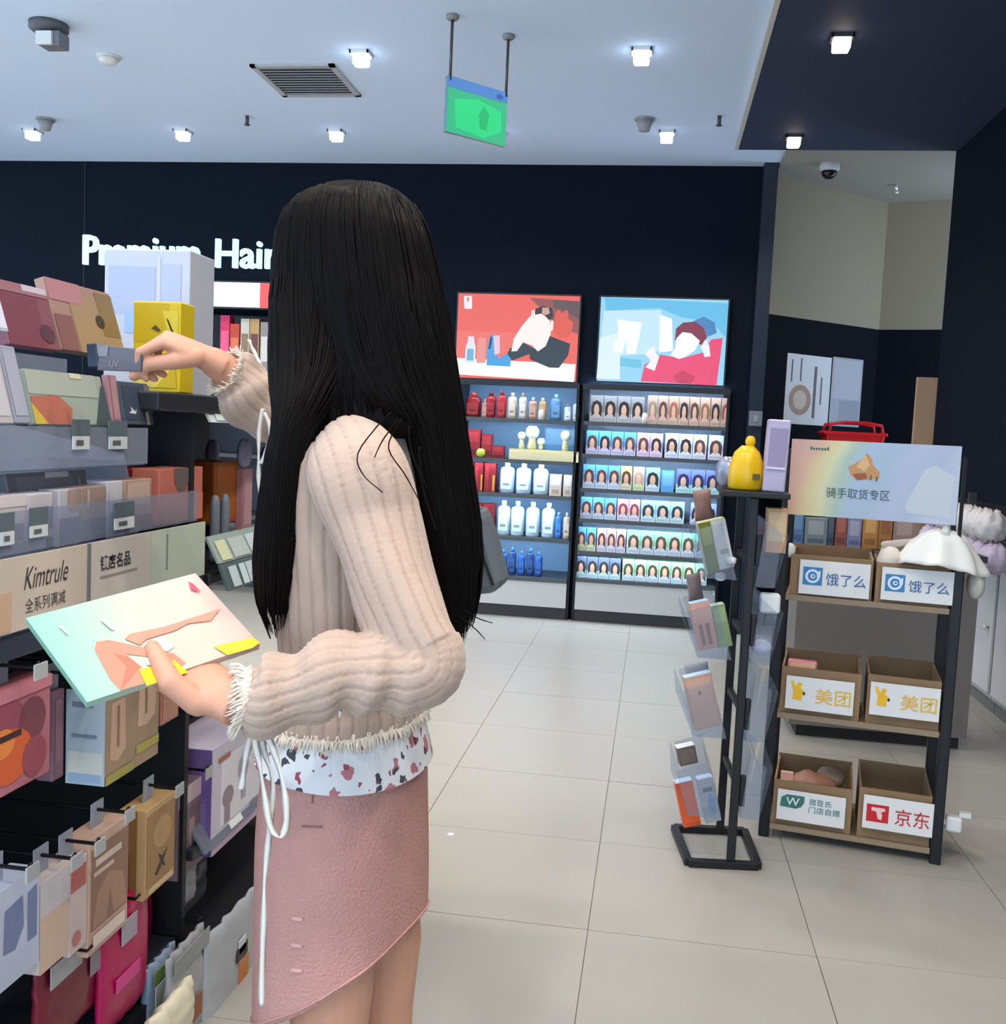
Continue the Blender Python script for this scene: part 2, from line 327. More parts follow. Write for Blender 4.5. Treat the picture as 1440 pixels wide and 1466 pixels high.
# ------------------------------------------------------------------ light boxes
def lightbox(label, xa, xb, za, zb, base, shapes, g=1.0):
    t = thing('light_box', label, 'light box', ((xa+xb)/2, BW, za))
    MB().box(xa-.012, xb+.012, BW-.045, BW, za-.012, zb+.012).build('frame', mat((30, 32, 36), .4), t)
    MB().box(xa, xb, BW-.05, BW-.044, za, zb).build('panel', emit(base, g), t)
    flat('picture', t, (xa, BW-.05, za), XA, ZA, xb-xa, zb-za, shapes, glow=g)
    return t
def fr1(x0, y0, wd, ht): return lambda *p: [((a-x0)/wd, 1-(b-y0)/ht) for a, b in p]
k = fr1(108, 122, 530, 400)
lightbox('glowing advertising panel with a seated model in black on coral red', -1.425, -.575, 1.672, 2.255, (240, 98, 84), [
    ((242, 112, 98), k((108, 300), (400, 300), (380, 420), (108, 430))),
    ((150, 76, 72), k((420, 135), (640, 145), (640, 300), (540, 260), (470, 180))), ((98, 74, 76), k((520, 140), (640, 145), (640, 230), (590, 200), (530, 180))),
    ((252, 250, 250), k((106, 430), (634, 440), (630, 524), (106, 508))),
    ((250, 240, 240), k((132, 134), (168, 134), (170, 195), (136, 195))), ((238, 110, 96), k((146, 140), (154, 140), (154, 160), (146, 160))),
    ((228, 88, 66), k((535, 200), (550, 185), (565, 205), (575, 190), (590, 190), (592, 230), (612, 240), (615, 270), (600, 310), (560, 320), (530, 290))),
    ((24, 42, 52), k((325, 430), (345, 375), (400, 345), (450, 372), (512, 310), (606, 345), (600, 400), (562, 460), (520, 460), (436, 425), (430, 400), (362, 432))),
    ((252, 244, 240), k((352, 390), (360, 330), (392, 270), (432, 215), (470, 205), (512, 232), (520, 300), (500, 360), (468, 386), (440, 358), (402, 345), (376, 388))),
    ((40, 30, 32), k((445, 215), (450, 185), (480, 172), (520, 180), (528, 220), (510, 238), (480, 206))), ((206, 168, 150), k((478, 180), (505, 178), (512, 205), (492, 215), (478, 205))),
    ((248, 225, 215), k((430, 235), (432, 195), (445, 190), (450, 225))), ((252, 240, 238), k((512, 290), (518, 238), (530, 240), (528, 285))),
    ((225, 232, 240), k((148, 450), (150, 375), (158, 350), (160, 325), (184, 325), (188, 352), (194, 380), (194, 450))), ((112, 178, 212), k((156, 440), (158, 385), (186, 385), (186, 440))),
    ((238, 150, 140), k((200, 450), (204, 330), (238, 330), (240, 450))),
    ((64, 160, 225), k((246, 460), (244, 380), (256, 318), (270, 312), (276, 400), (300, 425), (332, 400), (352, 425), (350, 462))), ((230, 205, 220), k((270, 320), (298, 316), (302, 400), (280, 410))), ((20, 50, 90), k((250, 385), (258, 320), (266, 330), (260, 380)))], .95)
k = fr1(735, 135, 570, 400)
lightbox('glowing advertising panel with a red haired model in crimson on sky blue', -.430, .425, 1.685, 2.255, (150, 212, 240), [
    ((98, 190, 232), k((750, 136), (1306, 150), (1302, 310), (1240, 240), (1100, 220), (1000, 180), (760, 200))), ((196, 232, 248), k((750, 200), (1010, 190), (1040, 370), (960, 400), (740, 420))),
    ((222, 242, 252), k((740, 330), (830, 300), (840, 525), (733, 525))), ((110, 196, 226), k((838, 420), (935, 430), (935, 470), (836, 460))),
    ((246, 252, 255), k((815, 240), (925, 250), (920, 300), (905, 400), (862, 400), (860, 330), (845, 400), (800, 390), (800, 350), (822, 330))), ((250, 253, 255), k((1005, 210), (1060, 230), (1072, 380), (1010, 390))),
    ((70, 130, 190), k((1150, 240), (1200, 215), (1250, 240), (1262, 290), (1220, 310), (1180, 300))),
    ((236, 66, 112), k((935, 530), (948, 450), (1020, 400), (1110, 415), (1200, 385), (1240, 320), (1290, 312), (1275, 537))), ((206, 44, 90), k((1080, 500), (1120, 470), (1180, 500), (1160, 535), (1100, 533))),
    ((128, 36, 62), k((1078, 330), (1080, 275), (1110, 245), (1165, 240), (1205, 270), (1220, 315), (1200, 350), (1160, 330), (1110, 320))),
    ((255, 250, 248), k((1085, 320), (1110, 290), (1150, 295), (1190, 330), (1170, 375), (1130, 405), (1100, 418), (1062, 400), (1080, 370))), ((236, 240, 250), k((1195, 355), (1215, 320), (1232, 350), (1240, 400), (1215, 405))),
    ((246, 240, 246), k((948, 400), (965, 375), (985, 360), (1000, 400), (1012, 410), (995, 478), (952, 462), (975, 430)))], .98)
lightbox('white and red glowing header above the colourful hanging packs', -3.27, -2.30, 2.115, 2.29, (246, 250, 255), [((255, 84, 84), rect(.40, 0, .52, 1)), ((244, 206, 214), rect(.53, .5, .6, .98)), ((255, 255, 255), rect(.7, .1, .95, .9))], 1.1)
# ================================================================== BACK WALL FIXTURES
PANELB = mat((196, 214, 232), .5)
def fixture(label, xa, xb, shelves, base_top, back):
    t = thing('shelving_unit', label, 'shelving', ((xa+xb)/2, BW, 0))
    MB().box(xa+.002, xb-.002, BW+.40, BW+.418, .002, 1.653).build('back_panel', back, t)
    for x in (xa+.002, xb-.020): MB().box(x, x+.018, BW-.03, BW+.40, .002, 1.653).build('side_panel', BLACKM, t)
    MB().box(xa+.022, xb-.022, BW-.05, BW+.40, .085, base_top).build('base_panel', mat((190, 189, 184), .5), t)
    MB().box(xa+.022, xb-.022, BW-.035, BW+.40, .002, .083).build('plinth', mat((48, 48, 50), .5), t)
    for z in shelves:
        s = MB().box(xa+.022, xb-.022, BW-.05, BW+.40, z-.012, z).build('shelf', mat((66, 68, 70), .4), t)
        MB().box(xa+.022, xb-.022, BW-.056, BW-.0505, z-.024, z+.003).build('price_rail', mat((78, 84, 88), .4), s)
    for z in list(shelves[1:])+[1.655]+([] if True else []):
        pass
    for z in [1.653]+[q-.012 for q in shelves[:-1]]:
        s = MB().box(xa+.04, xb-.04, BW-.045, BW-.03, z-.010, z-.001).build('light_strip', emit((205, 228, 255), 46.0), t)
    return t
LS = [1.397, 1.113, .871, .568, .285]
RS = [1.402, 1.176, .939, .725, .496, .305]
fixture('black shelving bay of bottles below the coral red advertising panel', -1.42, -.545, LS, .262, mat((150, 190, 226), .5))
fixture('black shelving bay of small boxes below the sky blue advertising panel', -.525, .48, RS, .282, PANELB)
BCOUNT = {}
def bottle(label, group, x, z, wd, ht, c, cap, pump=False, y=BW+.02, cat='bottle', liquid=None):
    if group:
        BCOUNT[group] = BCOUNT.get(group, 0)+1; label = ('first', 'second', 'third', 'fourth', 'fifth', 'sixth', 'seventh', 'eighth')[BCOUNT[group]-1]+' '+label+''
    t = thing('bottle', label, cat, (x, y+wd/2, z), 0, group); r = wd/2; sh = .70 if pump else .8
    MB().lathe([(r*.92, 0), (r, .012), (r, ht*sh*.86), (r*.82, ht*sh*.95), (r*.34, ht*sh)], (x, y+wd/2, z), 14, sy=.7).build('body', mat(c, .3), t, True)
    cp = MB(); cp.lathe([(r*.36, ht*sh), (r*.36, ht*(sh+.12)), (r*.3, ht*(sh+.13))], (x, y+wd/2, z), 12)
    if pump:
        cp.lathe([(r*.14, ht*.8), (r*.14, ht*.96)], (x, y+wd/2, z), 8); cp.box(x-r*.5, x+r*.2, y+wd/2-r*.15, y+wd/2+r*.15, z+ht*.94, z+ht)
    cp.build('cap', mat(cap, .35), t, True)
    flat('label', t, (x-r*.7, y+wd/2-r*.72-.002, z+ht*.12), XA, ZA, r*1.4, ht*.42, [([min(255, int(q*1.08+10)) for q in c], rect(0, 0, 1, 1)), ([int(q*.72) for q in c], rect(.2, .25, .8, .42))])
    return t
def carton(name, label, cat, group, x0, x1, z, ht, c, shapes, y=BW+.01, dp=.09, rough=.4):
    t = thing(name, label, cat, ((x0+x1)/2, y+dp/2, z), 0, group)
    MB().box(x0, x1, y, y+dp, z, z+ht).build('carton', mat(c, rough), t)
    flat('print', t, (x0, y, z), XA, ZA, x1-x0, ht, shapes)
    return t
SKIN_P = (226, 178, 150)
def dye(label, group, x0, x1, z, ht, top, hair, low, y=BW+.01, face=SKIN_P):
    return carton('hair_dye_box', label, 'box', group, x0, x1, z, ht, top, [
        (low, rect(0, 0, 1, .36)), (hair, [(.12, .2), (.1, .55), (.2, .74), (.5, .82), (.8, .74), (.92, .55), (.9, .18), (.7, .3), (.3, .3)]),
        (face, ell(.5, .46, .2, .22, 12)), ([int(q*.9) for q in low], rect(.1, .06, .9, .16))], y)
def pxX(px): return at_y(px, 700, BW).x
# left bay
zz = LS[0]
for px0, px1, h, c, cap, g in ((659, 681, .19, (150, 34, 36), (196, 60, 56), 0), (688, 703, .20, (146, 26, 32), (120, 20, 24), 0), (704, 718, .21, (170, 40, 42), (130, 24, 28), 0),
                              (684, 691, .14, (200, 130, 110), (220, 200, 180), 0), (720, 733, .20, (198, 176, 152), (226, 214, 196), 1), (736, 747, .20, (206, 190, 172), (150, 130, 116), 1),
                              (750, 762, .17, (186, 140, 116), (210, 190, 170), 2), (764, 776, .17, (182, 146, 104), (220, 200, 160), 2), (781, 797, .20, (96, 136, 166), (140, 170, 196), 3), (801, 812, .13, (210, 216, 222), (150, 156, 160), 4), (813, 826, .16, (196, 200, 204), (120, 124, 128), 4)):
    x0, x1 = pxX(px0), pxX(px1)
    lab = ['red bottle along the top shelf below the coral panel', 'tall cream bottle along the top shelf beside red bottles', 'tan bottle along the top shelf beside the blue bottle', 'muted blue bottle on the top shelf below the coral panel', 'small pale grey bottle at the end of the top shelf'][g]
    bottle(lab, ['red bottles, top shelf', 'cream bottles, top shelf', 'tan bottles, top shelf', None, 'grey bottles, top shelf'][g], (x0+x1)/2, zz, x1-x0, h, c, cap)
zz = LS[1]
for px0, px1, h in ((664, 684, .20), (686, 700, .17), (701, 718, .09)):
    carton('hair_care_box', 'deep red carton on the second shelf beside the cream tray', 'box', 'red cartons, second shelf', pxX(px0), pxX(px1), zz, h, (150, 28, 38), [((186, 50, 56), rect(.1, .55, .9, .9)), ((110, 16, 24), rect(.1, .1, .9, .3))])
MB().ball((pxX(686), BW-.0, zz+.034), .034, 14).build('soap_ball', mat((206, 220, 90), .4), None, True); tag(bpy.data.objects['soap_ball'], 'small lime green ball in front of red cartons', 'ball')
tr = thing('display_tray', 'cream yellow display tray on the second shelf holding white jars', 'tray', (pxX(776), BW, zz))
MB().box(pxX(727), pxX(826), BW-.02, BW+.12, zz, zz+.075).build('tray_body', mat((226, 214, 158), .5), tr)
MB().box(pxX(727), pxX(826), BW-.03, BW-.021, zz, zz+.06).build('tray_front', mat((236, 226, 180), .5), tr)
for px, r, h in ((742, .03, .13), (757, .05, .17), (770, .028, .08), (805, .038, .15)):
    t = thing('cream_jar', 'white round topped jar standing on the cream yellow tray', 'jar', (pxX(px), BW+.06, zz+.076), 0, 'jars on the cream tray')
    MB().lathe([(r*.6, 0), (r*.7, .02), (r*.5, h*.4), (r*.55, h*.5)], (pxX(px), BW+.06, zz+.076), 12).build('stem', mat((206, 196, 150), .4), t, True)
    MB().ball((pxX(px), BW+.06, zz+.076+h*.72), r, 12).build('lid', mat((238, 240, 236), .35), t, True)
carton('blue_carton', 'wide pale blue carton at the rear of the second shelf', 'box', None, pxX(772), pxX(826), zz, .23, (120, 178, 222), [((150, 200, 236), rect(0, .5, 1, 1))], y=BW+.22)
zz = LS[2]
for px0, px1 in ((664, 676), (678, 690), (692, 708)):
    carton('red_pack', 'tall dark red carton on the third shelf beside white pump bottles', 'box', 'red cartons, third shelf', pxX(px0), pxX(px1), zz, .205, (132, 22, 30), [((176, 40, 44), rect(.12, .1, .4, .9)), ((226, 140, 50), rect(.75, .05, .95, .6))])
for i, px in enumerate((723, 747, 772)):
    bottle('large white and pale blue bottle on the third shelf', 'large white bottles, third shelf', pxX(px), zz, .108, .235, (206, 228, 240), (240, 246, 250))
for px0, px1 in ((786, 803), (806, 818)):
    carton('cream_pack', 'cream carton on the third shelf right of the white bottles', 'box', 'cream cartons, third shelf', pxX(px0), pxX(px1), zz, .15, (222, 206, 190), [((240, 232, 222), rect(.1, .5, .9, .95)), ((190, 160, 140), rect(.2, .1, .8, .3))])
zz = LS[3]
for px0, px1 in ((676, 690), (692, 709)):
    carton('red_pack', 'dark red carton on the fourth shelf beside white bottles', 'box', 'red cartons, fourth shelf', pxX(px0), pxX(px1), zz, .22, (120, 20, 28), [((170, 36, 40), rect(.12, .1, .45, .9))])
for px in (721, 741, 763, 786):
    bottle('white squat bottle on the fourth shelf of the left bay', 'white bottles, fourth shelf', pxX(px), zz, .096, .265, (210, 232, 242), (240, 246, 250))
bottle('bright blue slim bottle at the end of the fourth shelf', None, pxX(801), zz, .05, .2, (60, 130, 205), (150, 200, 240)); bottle('cream slim bottle at the end of the fourth shelf', None, pxX(813), zz, .05, .2, (212, 196, 180), (236, 230, 222))
zz = LS[4]
for i, px in enumerate((700, 713, 724, 737, 750, 763, 775)):
    bottle('dark blue bottle in the row on the lowest shelf', 'dark blue bottles, lowest shelf', pxX(px), zz, .056, .215 if i % 2 else .19, (34, 66, 118) if i % 2 else (40, 84, 150), (70, 130, 196))
# right bay
ORD = ('first', 'second', 'third', 'fourth', 'fifth', 'sixth', 'seventh', 'eighth')
def row(z, ht, pxs, spec):
    for i, ((p0, p1), (lab, g, top, hair, low)) in enumerate(zip(pxs, spec)):
        if len(spec) > 1: lab = ORD[i]+' '+lab+' from the divider'
        dye(lab, g, pxX(p0)+.002, pxX(p1)-.002, z, ht, top, hair, low)
def span(a, b, n): return [(a+(b-a)*i/n, a+(b-a)*(i+1)/n) for i in range(n)]
BR, DK = (92, 56, 44), (48, 36, 36)
A_ = lambda c, h=DK, l=(214, 210, 212), lab='', g='': (lab, g, c, h, l)
row(RS[0], .185, span(838, 916, 4), [A_((150, 146, 144), DK, (196, 192, 190), 'grey hair dye box with a dark haired face, top shelf', 'grey dye boxes, top shelf')]*4)
row(RS[0], .20, span(920, 1040, 8), [A_((186, 152, 132), h, (222, 186, 164), 'peach tan hair dye box on the top shelf', 'peach dye boxes, top shelf') for h in ((150, 130, 110), BR, (176, 96, 60), DK, BR, (160, 100, 60), DK, (170, 70, 60))])
row(RS[1], .165, span(835, 907, 4), [A_((96, 164, 220), h, (206, 198, 222), 'sky blue hair dye box on the second shelf', 'blue dye boxes, second shelf') for h in (BR, DK, BR, BR)])
row(RS[1], .165, span(908, 945, 2), [A_((206, 170, 208), h, (228, 200, 220), 'pink lilac hair dye box on the second shelf', 'lilac dye boxes, second shelf') for h in (BR, DK)])
row(RS[1], .17, span(948, 1008, 3), [A_((204, 210, 226), h, (222, 224, 236), 'pale lavender hair dye box on the second shelf', 'lavender dye boxes, second shelf') for h in (DK, DK, BR)])
row(RS[1], .17, [(1010, 1032)], [A_((190, 204, 232), BR, (226, 222, 230), 'pale lavender hair dye box at the very end of the second shelf', None)])
row(RS[2], .165, span(833, 887, 3), [A_((104, 170, 222), BR, (206, 212, 226), 'sky blue hair dye box on the third shelf', 'blue dye boxes, third shelf')]*3)
row(RS[2], .165, [(887, 904)], [A_((216, 196, 130), BR, (222, 214, 180), 'yellow hair dye box on the third shelf', None)])
row(RS[2], .165, [(905, 922)], [A_((216, 186, 200), (190, 160, 130), (216, 222, 170), 'pale pink hair dye box on the third shelf', None)])
row(RS[2], .165, [(923, 944)], [A_((150, 200, 226), DK, (204, 222, 228), 'pale blue box with long dark hair on the third shelf', None)])
carton('blue_carton', 'plain blue carton on the third shelf of the right bay', 'box', None, pxX(946), pxX(964), RS[2], .15, (100, 164, 214), [((126, 186, 228), rect(.1, .3, .9, .9))])
row(RS[2], .165, span(967, 1030, 3), [A_((112, 126, 200), (44, 44, 84), (190, 232, 226), 'indigo hair dye box at the end of the third shelf', 'indigo dye boxes, third shelf')]*3)
row(RS[3], .15, span(832, 884, 3), [A_((104, 172, 224), BR, (206, 212, 226), 'sky blue hair dye box on the fourth shelf', 'blue dye boxes, fourth shelf')]*3)
row(RS[3], .15, span(885, 918, 2), [A_((226, 168, 184), (140, 60, 70), (226, 214, 220), 'pink hair dye box on the fourth shelf', 'pink dye boxes, fourth shelf')]*2)
row(RS[3], .15, span(919, 982, 3), [A_((156, 200, 224), (38, 48, 50), (206, 226, 222), 'pale blue box with black hair on the fourth shelf', 'pale blue dye boxes, fourth shelf')]*3)
row(RS[3], .15, span(990, 1028, 2), [A_((140, 156, 214), DK, (206, 214, 230), 'periwinkle hair dye box at the end of the fourth shelf', 'periwinkle dye boxes, fourth shelf')]*2)
row(RS[4], .165, span(829, 857, 2), [A_((104, 172, 224), BR, (214, 222, 170), 'sky blue hair dye box on the fifth shelf', 'blue dye boxes, fifth shelf')]*2)
row(RS[4], .165, span(858, 900, 3), [A_((220, 184, 194), BR, (222, 214, 220), 'dusty pink hair dye box on the fifth shelf', 'pink dye boxes, fifth shelf')]*3)
row(RS[4], .165, span(901, 1020, 6), [A_((150, 216, 168), (84, 66, 48), (214, 220, 224), 'mint green hair dye box on the fifth shelf', 'mint dye boxes, fifth shelf')]*6)
row(RS[5], .15, span(829, 895, 4), [A_((96, 110, 132), (58, 46, 42), (196, 226, 224), 'slate grey hair dye box on the lowest shelf', 'slate dye boxes, lowest shelf')]*4)
row(RS[5], .15, span(897, 1020, 7), [A_((144, 208, 152), (84, 60, 38), (206, 220, 222), 'green hair dye box on the lowest shelf', 'green dye boxes, lowest shelf')]*7)
for px, z in ((770, LS[0]), (917, RS[0])):
    MB().lathe([(.018, 0), (.02, .05), (.012, .075)], (pxX(px), BW-.035, z+.0), 12).build('tester_bottle', mat((244, 232, 220), .3), None, True)
    tag(bpy.data.objects['tester_bottle' if px == 770 else 'tester_bottle.001'], 'tiny white tester bottle at the edge of the top shelf', 'bottle', 'tester bottles')
# third bay far left: tall packs below the white and red header
t3 = thing('shelving_unit', 'back wall bay of colourful hanging packs below the white header', 'shelving', (-2.9, BW, 0))
MB().box(-3.598, -2.252, BW+.40, BW+.418, .002, 2.10).build('back_panel', mat((60, 62, 70), .6), t3)
for z in (1.50, 1.05, .6): MB().box(-3.598, -2.252, BW-.02, BW+.40, z-.025, z).build('shelf', mat((66, 68, 70), .4), t3)
for i, (p0, p1, h, c, c2) in enumerate(((308, 322, .56, (214, 40, 92), (240, 90, 130)), (322, 336, .50, (196, 66, 40), (226, 120, 80)), (337, 350, .54, (206, 196, 178), (150, 120, 90)), (350, 364, .54, (190, 150, 92), (110, 70, 60)), (365, 379, .52, (150, 140, 136), (220, 210, 200)), (379, 393, .55, (48, 76, 150), (24, 34, 70)), (393, 405, .54, (30, 90, 84), (16, 50, 50)), (405, 418, .54, (150, 110, 60), (200, 170, 120)), (418, 432, .5, (120, 150, 180), (80, 90, 130)))):
    nm = ('magenta', 'orange red', 'cream', 'ochre', 'taupe', 'navy blue', 'teal', 'golden brown', 'steel blue')[i]
    carton('hair_pack', 'tall %s pack in the bay below the white and red header' % nm, 'box', None, pxX(p0)+.003, pxX(p1)-.003, 1.50, h, c, [(c2, rect(.1, .45, .9, .8)), (c2, ell(.5, .25, .3, .12))], y=BW+.02)
# header lip that hides the top light strips of the two bays
for xa, xb in ((-1.42, -.545), (-.525, .48)):
    struct(sub((xa+.002, xb-.002, BW-.058, BW-.05, 1.625, 1.66)).build('trim_5', mat((40, 42, 46), .5)))
# ================================================================== RIGHT SIDE: cabinets, bath puffs
def cabinet(label, y0, y1, n):
    t = thing('base_cabinet', label, 'cabinet', (1.77, (y0+y1)/2, 0), 0, None)
    MB().box(1.745, 1.798, y0, y1, .075, .80).build('carcass', mat((186, 182, 176), .5), t)
    MB().box(1.765, 1.798, y0, y1, .0, .074).build('plinth', mat((118, 116, 112), .5), t)
    MB().box(1.715, 1.80, y0, y1, .80, .825).build('worktop', mat((204, 202, 198), .4), t)
    wd = (y1-y0)/n
    for i in range(n):
        a, b = y0+i*wd+.02, y0+(i+1)*wd-.02
        d = MB().box(1.728, 1.744, a, b, .10, .785).build('door', mat((208, 206, 204), .4), t, bevel=.004)
        MB().lathe([(.006, 0), (.006, .012), (.014, .016), (.014, .026), (.006, .03)], (0, 0, 0), 12, M=Matrix.Translation((1.728, a+.05, .43)) @ Matrix.Rotation(-math.pi/2, 4, 'Y')).build('knob', mat((230, 226, 220), .25, .6), d, True)
        MB().box(1.7455, 1.7475, b+.012, b+.028, .09, .79).build('gap_strip', mat((108, 106, 106), .5), t)
cabinet('white base cabinet along the right wall at the niche end', 5.35, 6.62, 3)
cabinet('white base cabinet along the right wall nearer the rack', 3.6, 5.34, 4)
puff_ix = 0
def puff(x, y, z, r, c, lab, g):
    mb = MB(); rng = random.Random(int(y*1000)+int(z*777)); n = 26; R = []
    for i in range(1, 14):
        a = math.pi*i/14; ring = []
        for j in range(n):
            b = 2*math.pi*j/n; k = 1+.16*math.sin(7*b+3*a)*math.sin(5*a)+rng.uniform(-.09, .09)
            ring.append((x+r*k*math.sin(a)*math.cos(b), y+r*k*math.sin(a)*math.sin(b), z-r*k*math.cos(a)))
        R.append(ring)
    mb.loft(R); o = mb.build('bath_puff', mat(c, .8, var=.1, scale=40), None, True); tag(o, lab, 'bath puff', g)
for i in range(9):
    y = 6.35-i*.155
    puff(1.60, y, .965, .074, (232, 222, 216), 'fluffy white bath puff in the upper row above the cabinets', 'white bath puffs')
    if i > 0: puff(1.615, y-.04, .815, .072, (216, 198, 216), 'fluffy lilac bath puff in the lower row above the cabinets', 'lilac bath puffs')
rl = thing('puff_rail', 'thin metal hanging rail carrying fluffy bath puffs on the wall', 'rail', (1.65, 5.6, .9))
MB().tube([(1.665, 4.9, .97), (1.665, 6.5, .97)], .008).build('bar', mat((170, 170, 172), .3, .8), rl, True)
MB().tube([(1.68, 4.9, .80), (1.68, 6.5, .80)], .008).build('bar', mat((170, 170, 172), .3, .8), rl, True)
for y in (4.92, 5.7, 6.48): MB().box(1.66, 1.70, y-.01, y+.01, .79, 1.10).build('bracket', mat((90, 90, 92), .4, .6), rl)
# niche contents
nd = V((.92, .81, 0)).normalized(); nO = V((.69, 7.25, 0)); nn = V((nd.y, -nd.x, 0))
def onN(px, py):
    r = ray(px, py); k = nn.dot(nO+nn*.006-CAMP)/nn.dot(r); return CAMP+r*k
a, b, c, d = onN(1127, 505), onN(1190, 510), onN(1188, 608), onN(1122, 606)
for lab, q, cc, sh in (('white notice sheet with a brown circle on the niche wall', (onN(1127, 506), onN(1188, 510), onN(1184, 609), onN(1121, 607)), (196, 194, 196), 1), ('plain grey notice sheet beside the sheet with a circle', (onN(1190, 510), onN(1235, 515), onN(1229, 612), onN(1186, 609)), (150, 150, 158), 0)):
    o0 = V((q[3].x, q[3].y, (q[3].z+q[2].z)/2)); W_ = (V((q[2].x, q[2].y, 0))-V((q[3].x, q[3].y, 0))).length; H_ = q[0].z-q[3].z
    t = thing('notice_sheet', lab, 'notice', o0); MB().prism(rect(0, 0, W_, H_), .004, o0, nd, ZA).build('sheet', mat(cc, .5), t)
    if sh: flat('print', t, o0, nd, ZA, W_, H_, [((150, 118, 96), ell(.33, .35, .25, .22)), ((186, 166, 150), ell(.33, .35, .15, .14)), ((70, 66, 70), rect(.1, .6, .13, .92)), ((80, 76, 80), rect(.3, .62, .33, .95)), ((90, 80, 84), rect(.62, .1, .68, .85)), ((96, 90, 92), rect(.78, .3, .81, .7))])
    else: flat('print', t, o0, nd, ZA, W_, H_, [((164, 162, 170), rect(.05, .4, .95, .97)), ((136, 136, 146), rect(.3, .05, .95, .38))])
bk = thing('shopping_basket', 'red plastic shopping basket with raised handles on a dark stand', 'basket', (1.35, 7.32, 1.27))
mb = MB(); bx0, bx1, by0, by1 = 1.14, 1.53, 7.18, 7.45
mb.hexa([(bx0+.03, by0+.02, 1.20), (bx1-.03, by0+.02, 1.20), (bx1-.03, by1-.02, 1.20), (bx0+.03, by1-.02, 1.20), (bx0, by0, 1.40), (bx1, by0, 1.40), (bx1, by1, 1.40), (bx0, by1, 1.40)])
RED = mat((206, 24, 30), .35); mb.build('basket_body', RED, bk, bevel=.01)
MB().box(bx0-.012, bx1+.012, by0-.012, by1+.012, 1.39, 1.412).build('rim', RED, bk, bevel=.005)
for y in (by0, by1): MB().tube([(bx0+.02, y, 1.405), (bx0+.03, y, 1.46), (bx0+.12, y, 1.475), (bx1-.12, y, 1.475), (bx1-.03, y, 1.46), (bx1-.02, y, 1.405)], .011).build('handle', RED, bk, True)
bs = thing('basket_stand', 'dark block stand in the niche under the red basket', 'stand', (1.34, 7.3, 0)); MB().box(1.12, 1.55, 7.16, 7.46, 0, 1.16).build('column', mat((24, 26, 32), .6), bs, bevel=.01); MB().box(1.1, 1.57, 7.14, 7.48, 1.16, 1.195).build('top', mat((30, 32, 38), .5), bs, bevel=.004)
q0, q1 = at_y(1312, 540, 6.72), at_y(1338, 540, 6.72)
bd = MB().box(q0.x, q1.x+.05, 6.70, 6.725, 0, q0.z).build('cardboard_sheet', mat((186, 150, 118), .7, var=.06, scale=6), None, bevel=.004); tag(bd, 'tall tan cardboard sheet leaning at the end of the dark wall', 'cardboard')
ws = MB().box(.605, .69, BW-.118, BW-.101, 1.42, 1.52).build('wall_switch', mat((120, 124, 130), .4), None, bevel=.004); tag(ws, 'small grey switch plate on the dark pillar by the niche', 'switch')
MB().box(.635, .66, BW-.123, BW-.119, 1.45, 1.49).build('rocker', mat((150, 154, 160), .4), ws)
# low grey counter behind the rack with cartons on it
cu_ = thing('counter', 'low grey counter with a dark top behind the pickup rack', 'counter', (1.05, 4.85, 0))
MB().box(.66, 1.42, 4.62, 5.02, .06, .84).build('body', mat((112, 106, 101), .6), cu_); MB().box(.64, 1.44, 4.60, 5.04, .841, .868).build('top', mat((52, 56, 60), .4), cu_); MB().box(.70, 1.40, 4.66, 5.0, 0, .06).build('plinth', mat((40, 40, 42), .6), cu_)
for lab, p0, p1, h, c, c2 in (('blue flat carton on the counter behind the rack', 1131, 1150, .17, (96, 130, 170), (120, 156, 190)), ('grey green carton on the counter behind the rack', 1152, 1184, .12, (132, 146, 150), (170, 176, 176)), ('dark slate carton on the counter behind the rack', 1185, 1194, .15, (84, 96, 108), (100, 110, 120)), ('brick red carton on the counter behind the rack', 1196, 1212, .16, (168, 96, 80), (190, 120, 100)), ('lilac blue carton on the counter behind the rack', 1213, 1233, .13, (150, 150, 186), (190, 186, 206)),
                              ('orange carton with a bright stripe on the counter behind the rack', 1235, 1257, .17, (206, 142, 78), (236, 180, 110)), ('ochre carton on the counter behind the rack', 1258, 1277, .17, (186, 128, 70), (170, 110, 64)), ('dusty pink carton at the end of the counter behind the rack', 1279, 1310, .165, (176, 146, 140), (200, 170, 160))):
    xa, xb = at_y(p0, 760, 4.66).x, at_y(p1, 760, 4.66).x
    carton('carton', lab, 'box', None, xa, xb, .869, h, c, [(c2, rect(.15, .4, .85, .92)), ([int(v*.8) for v in c], rect(.15, .1, .85, .25))], y=4.66, dp=.08)
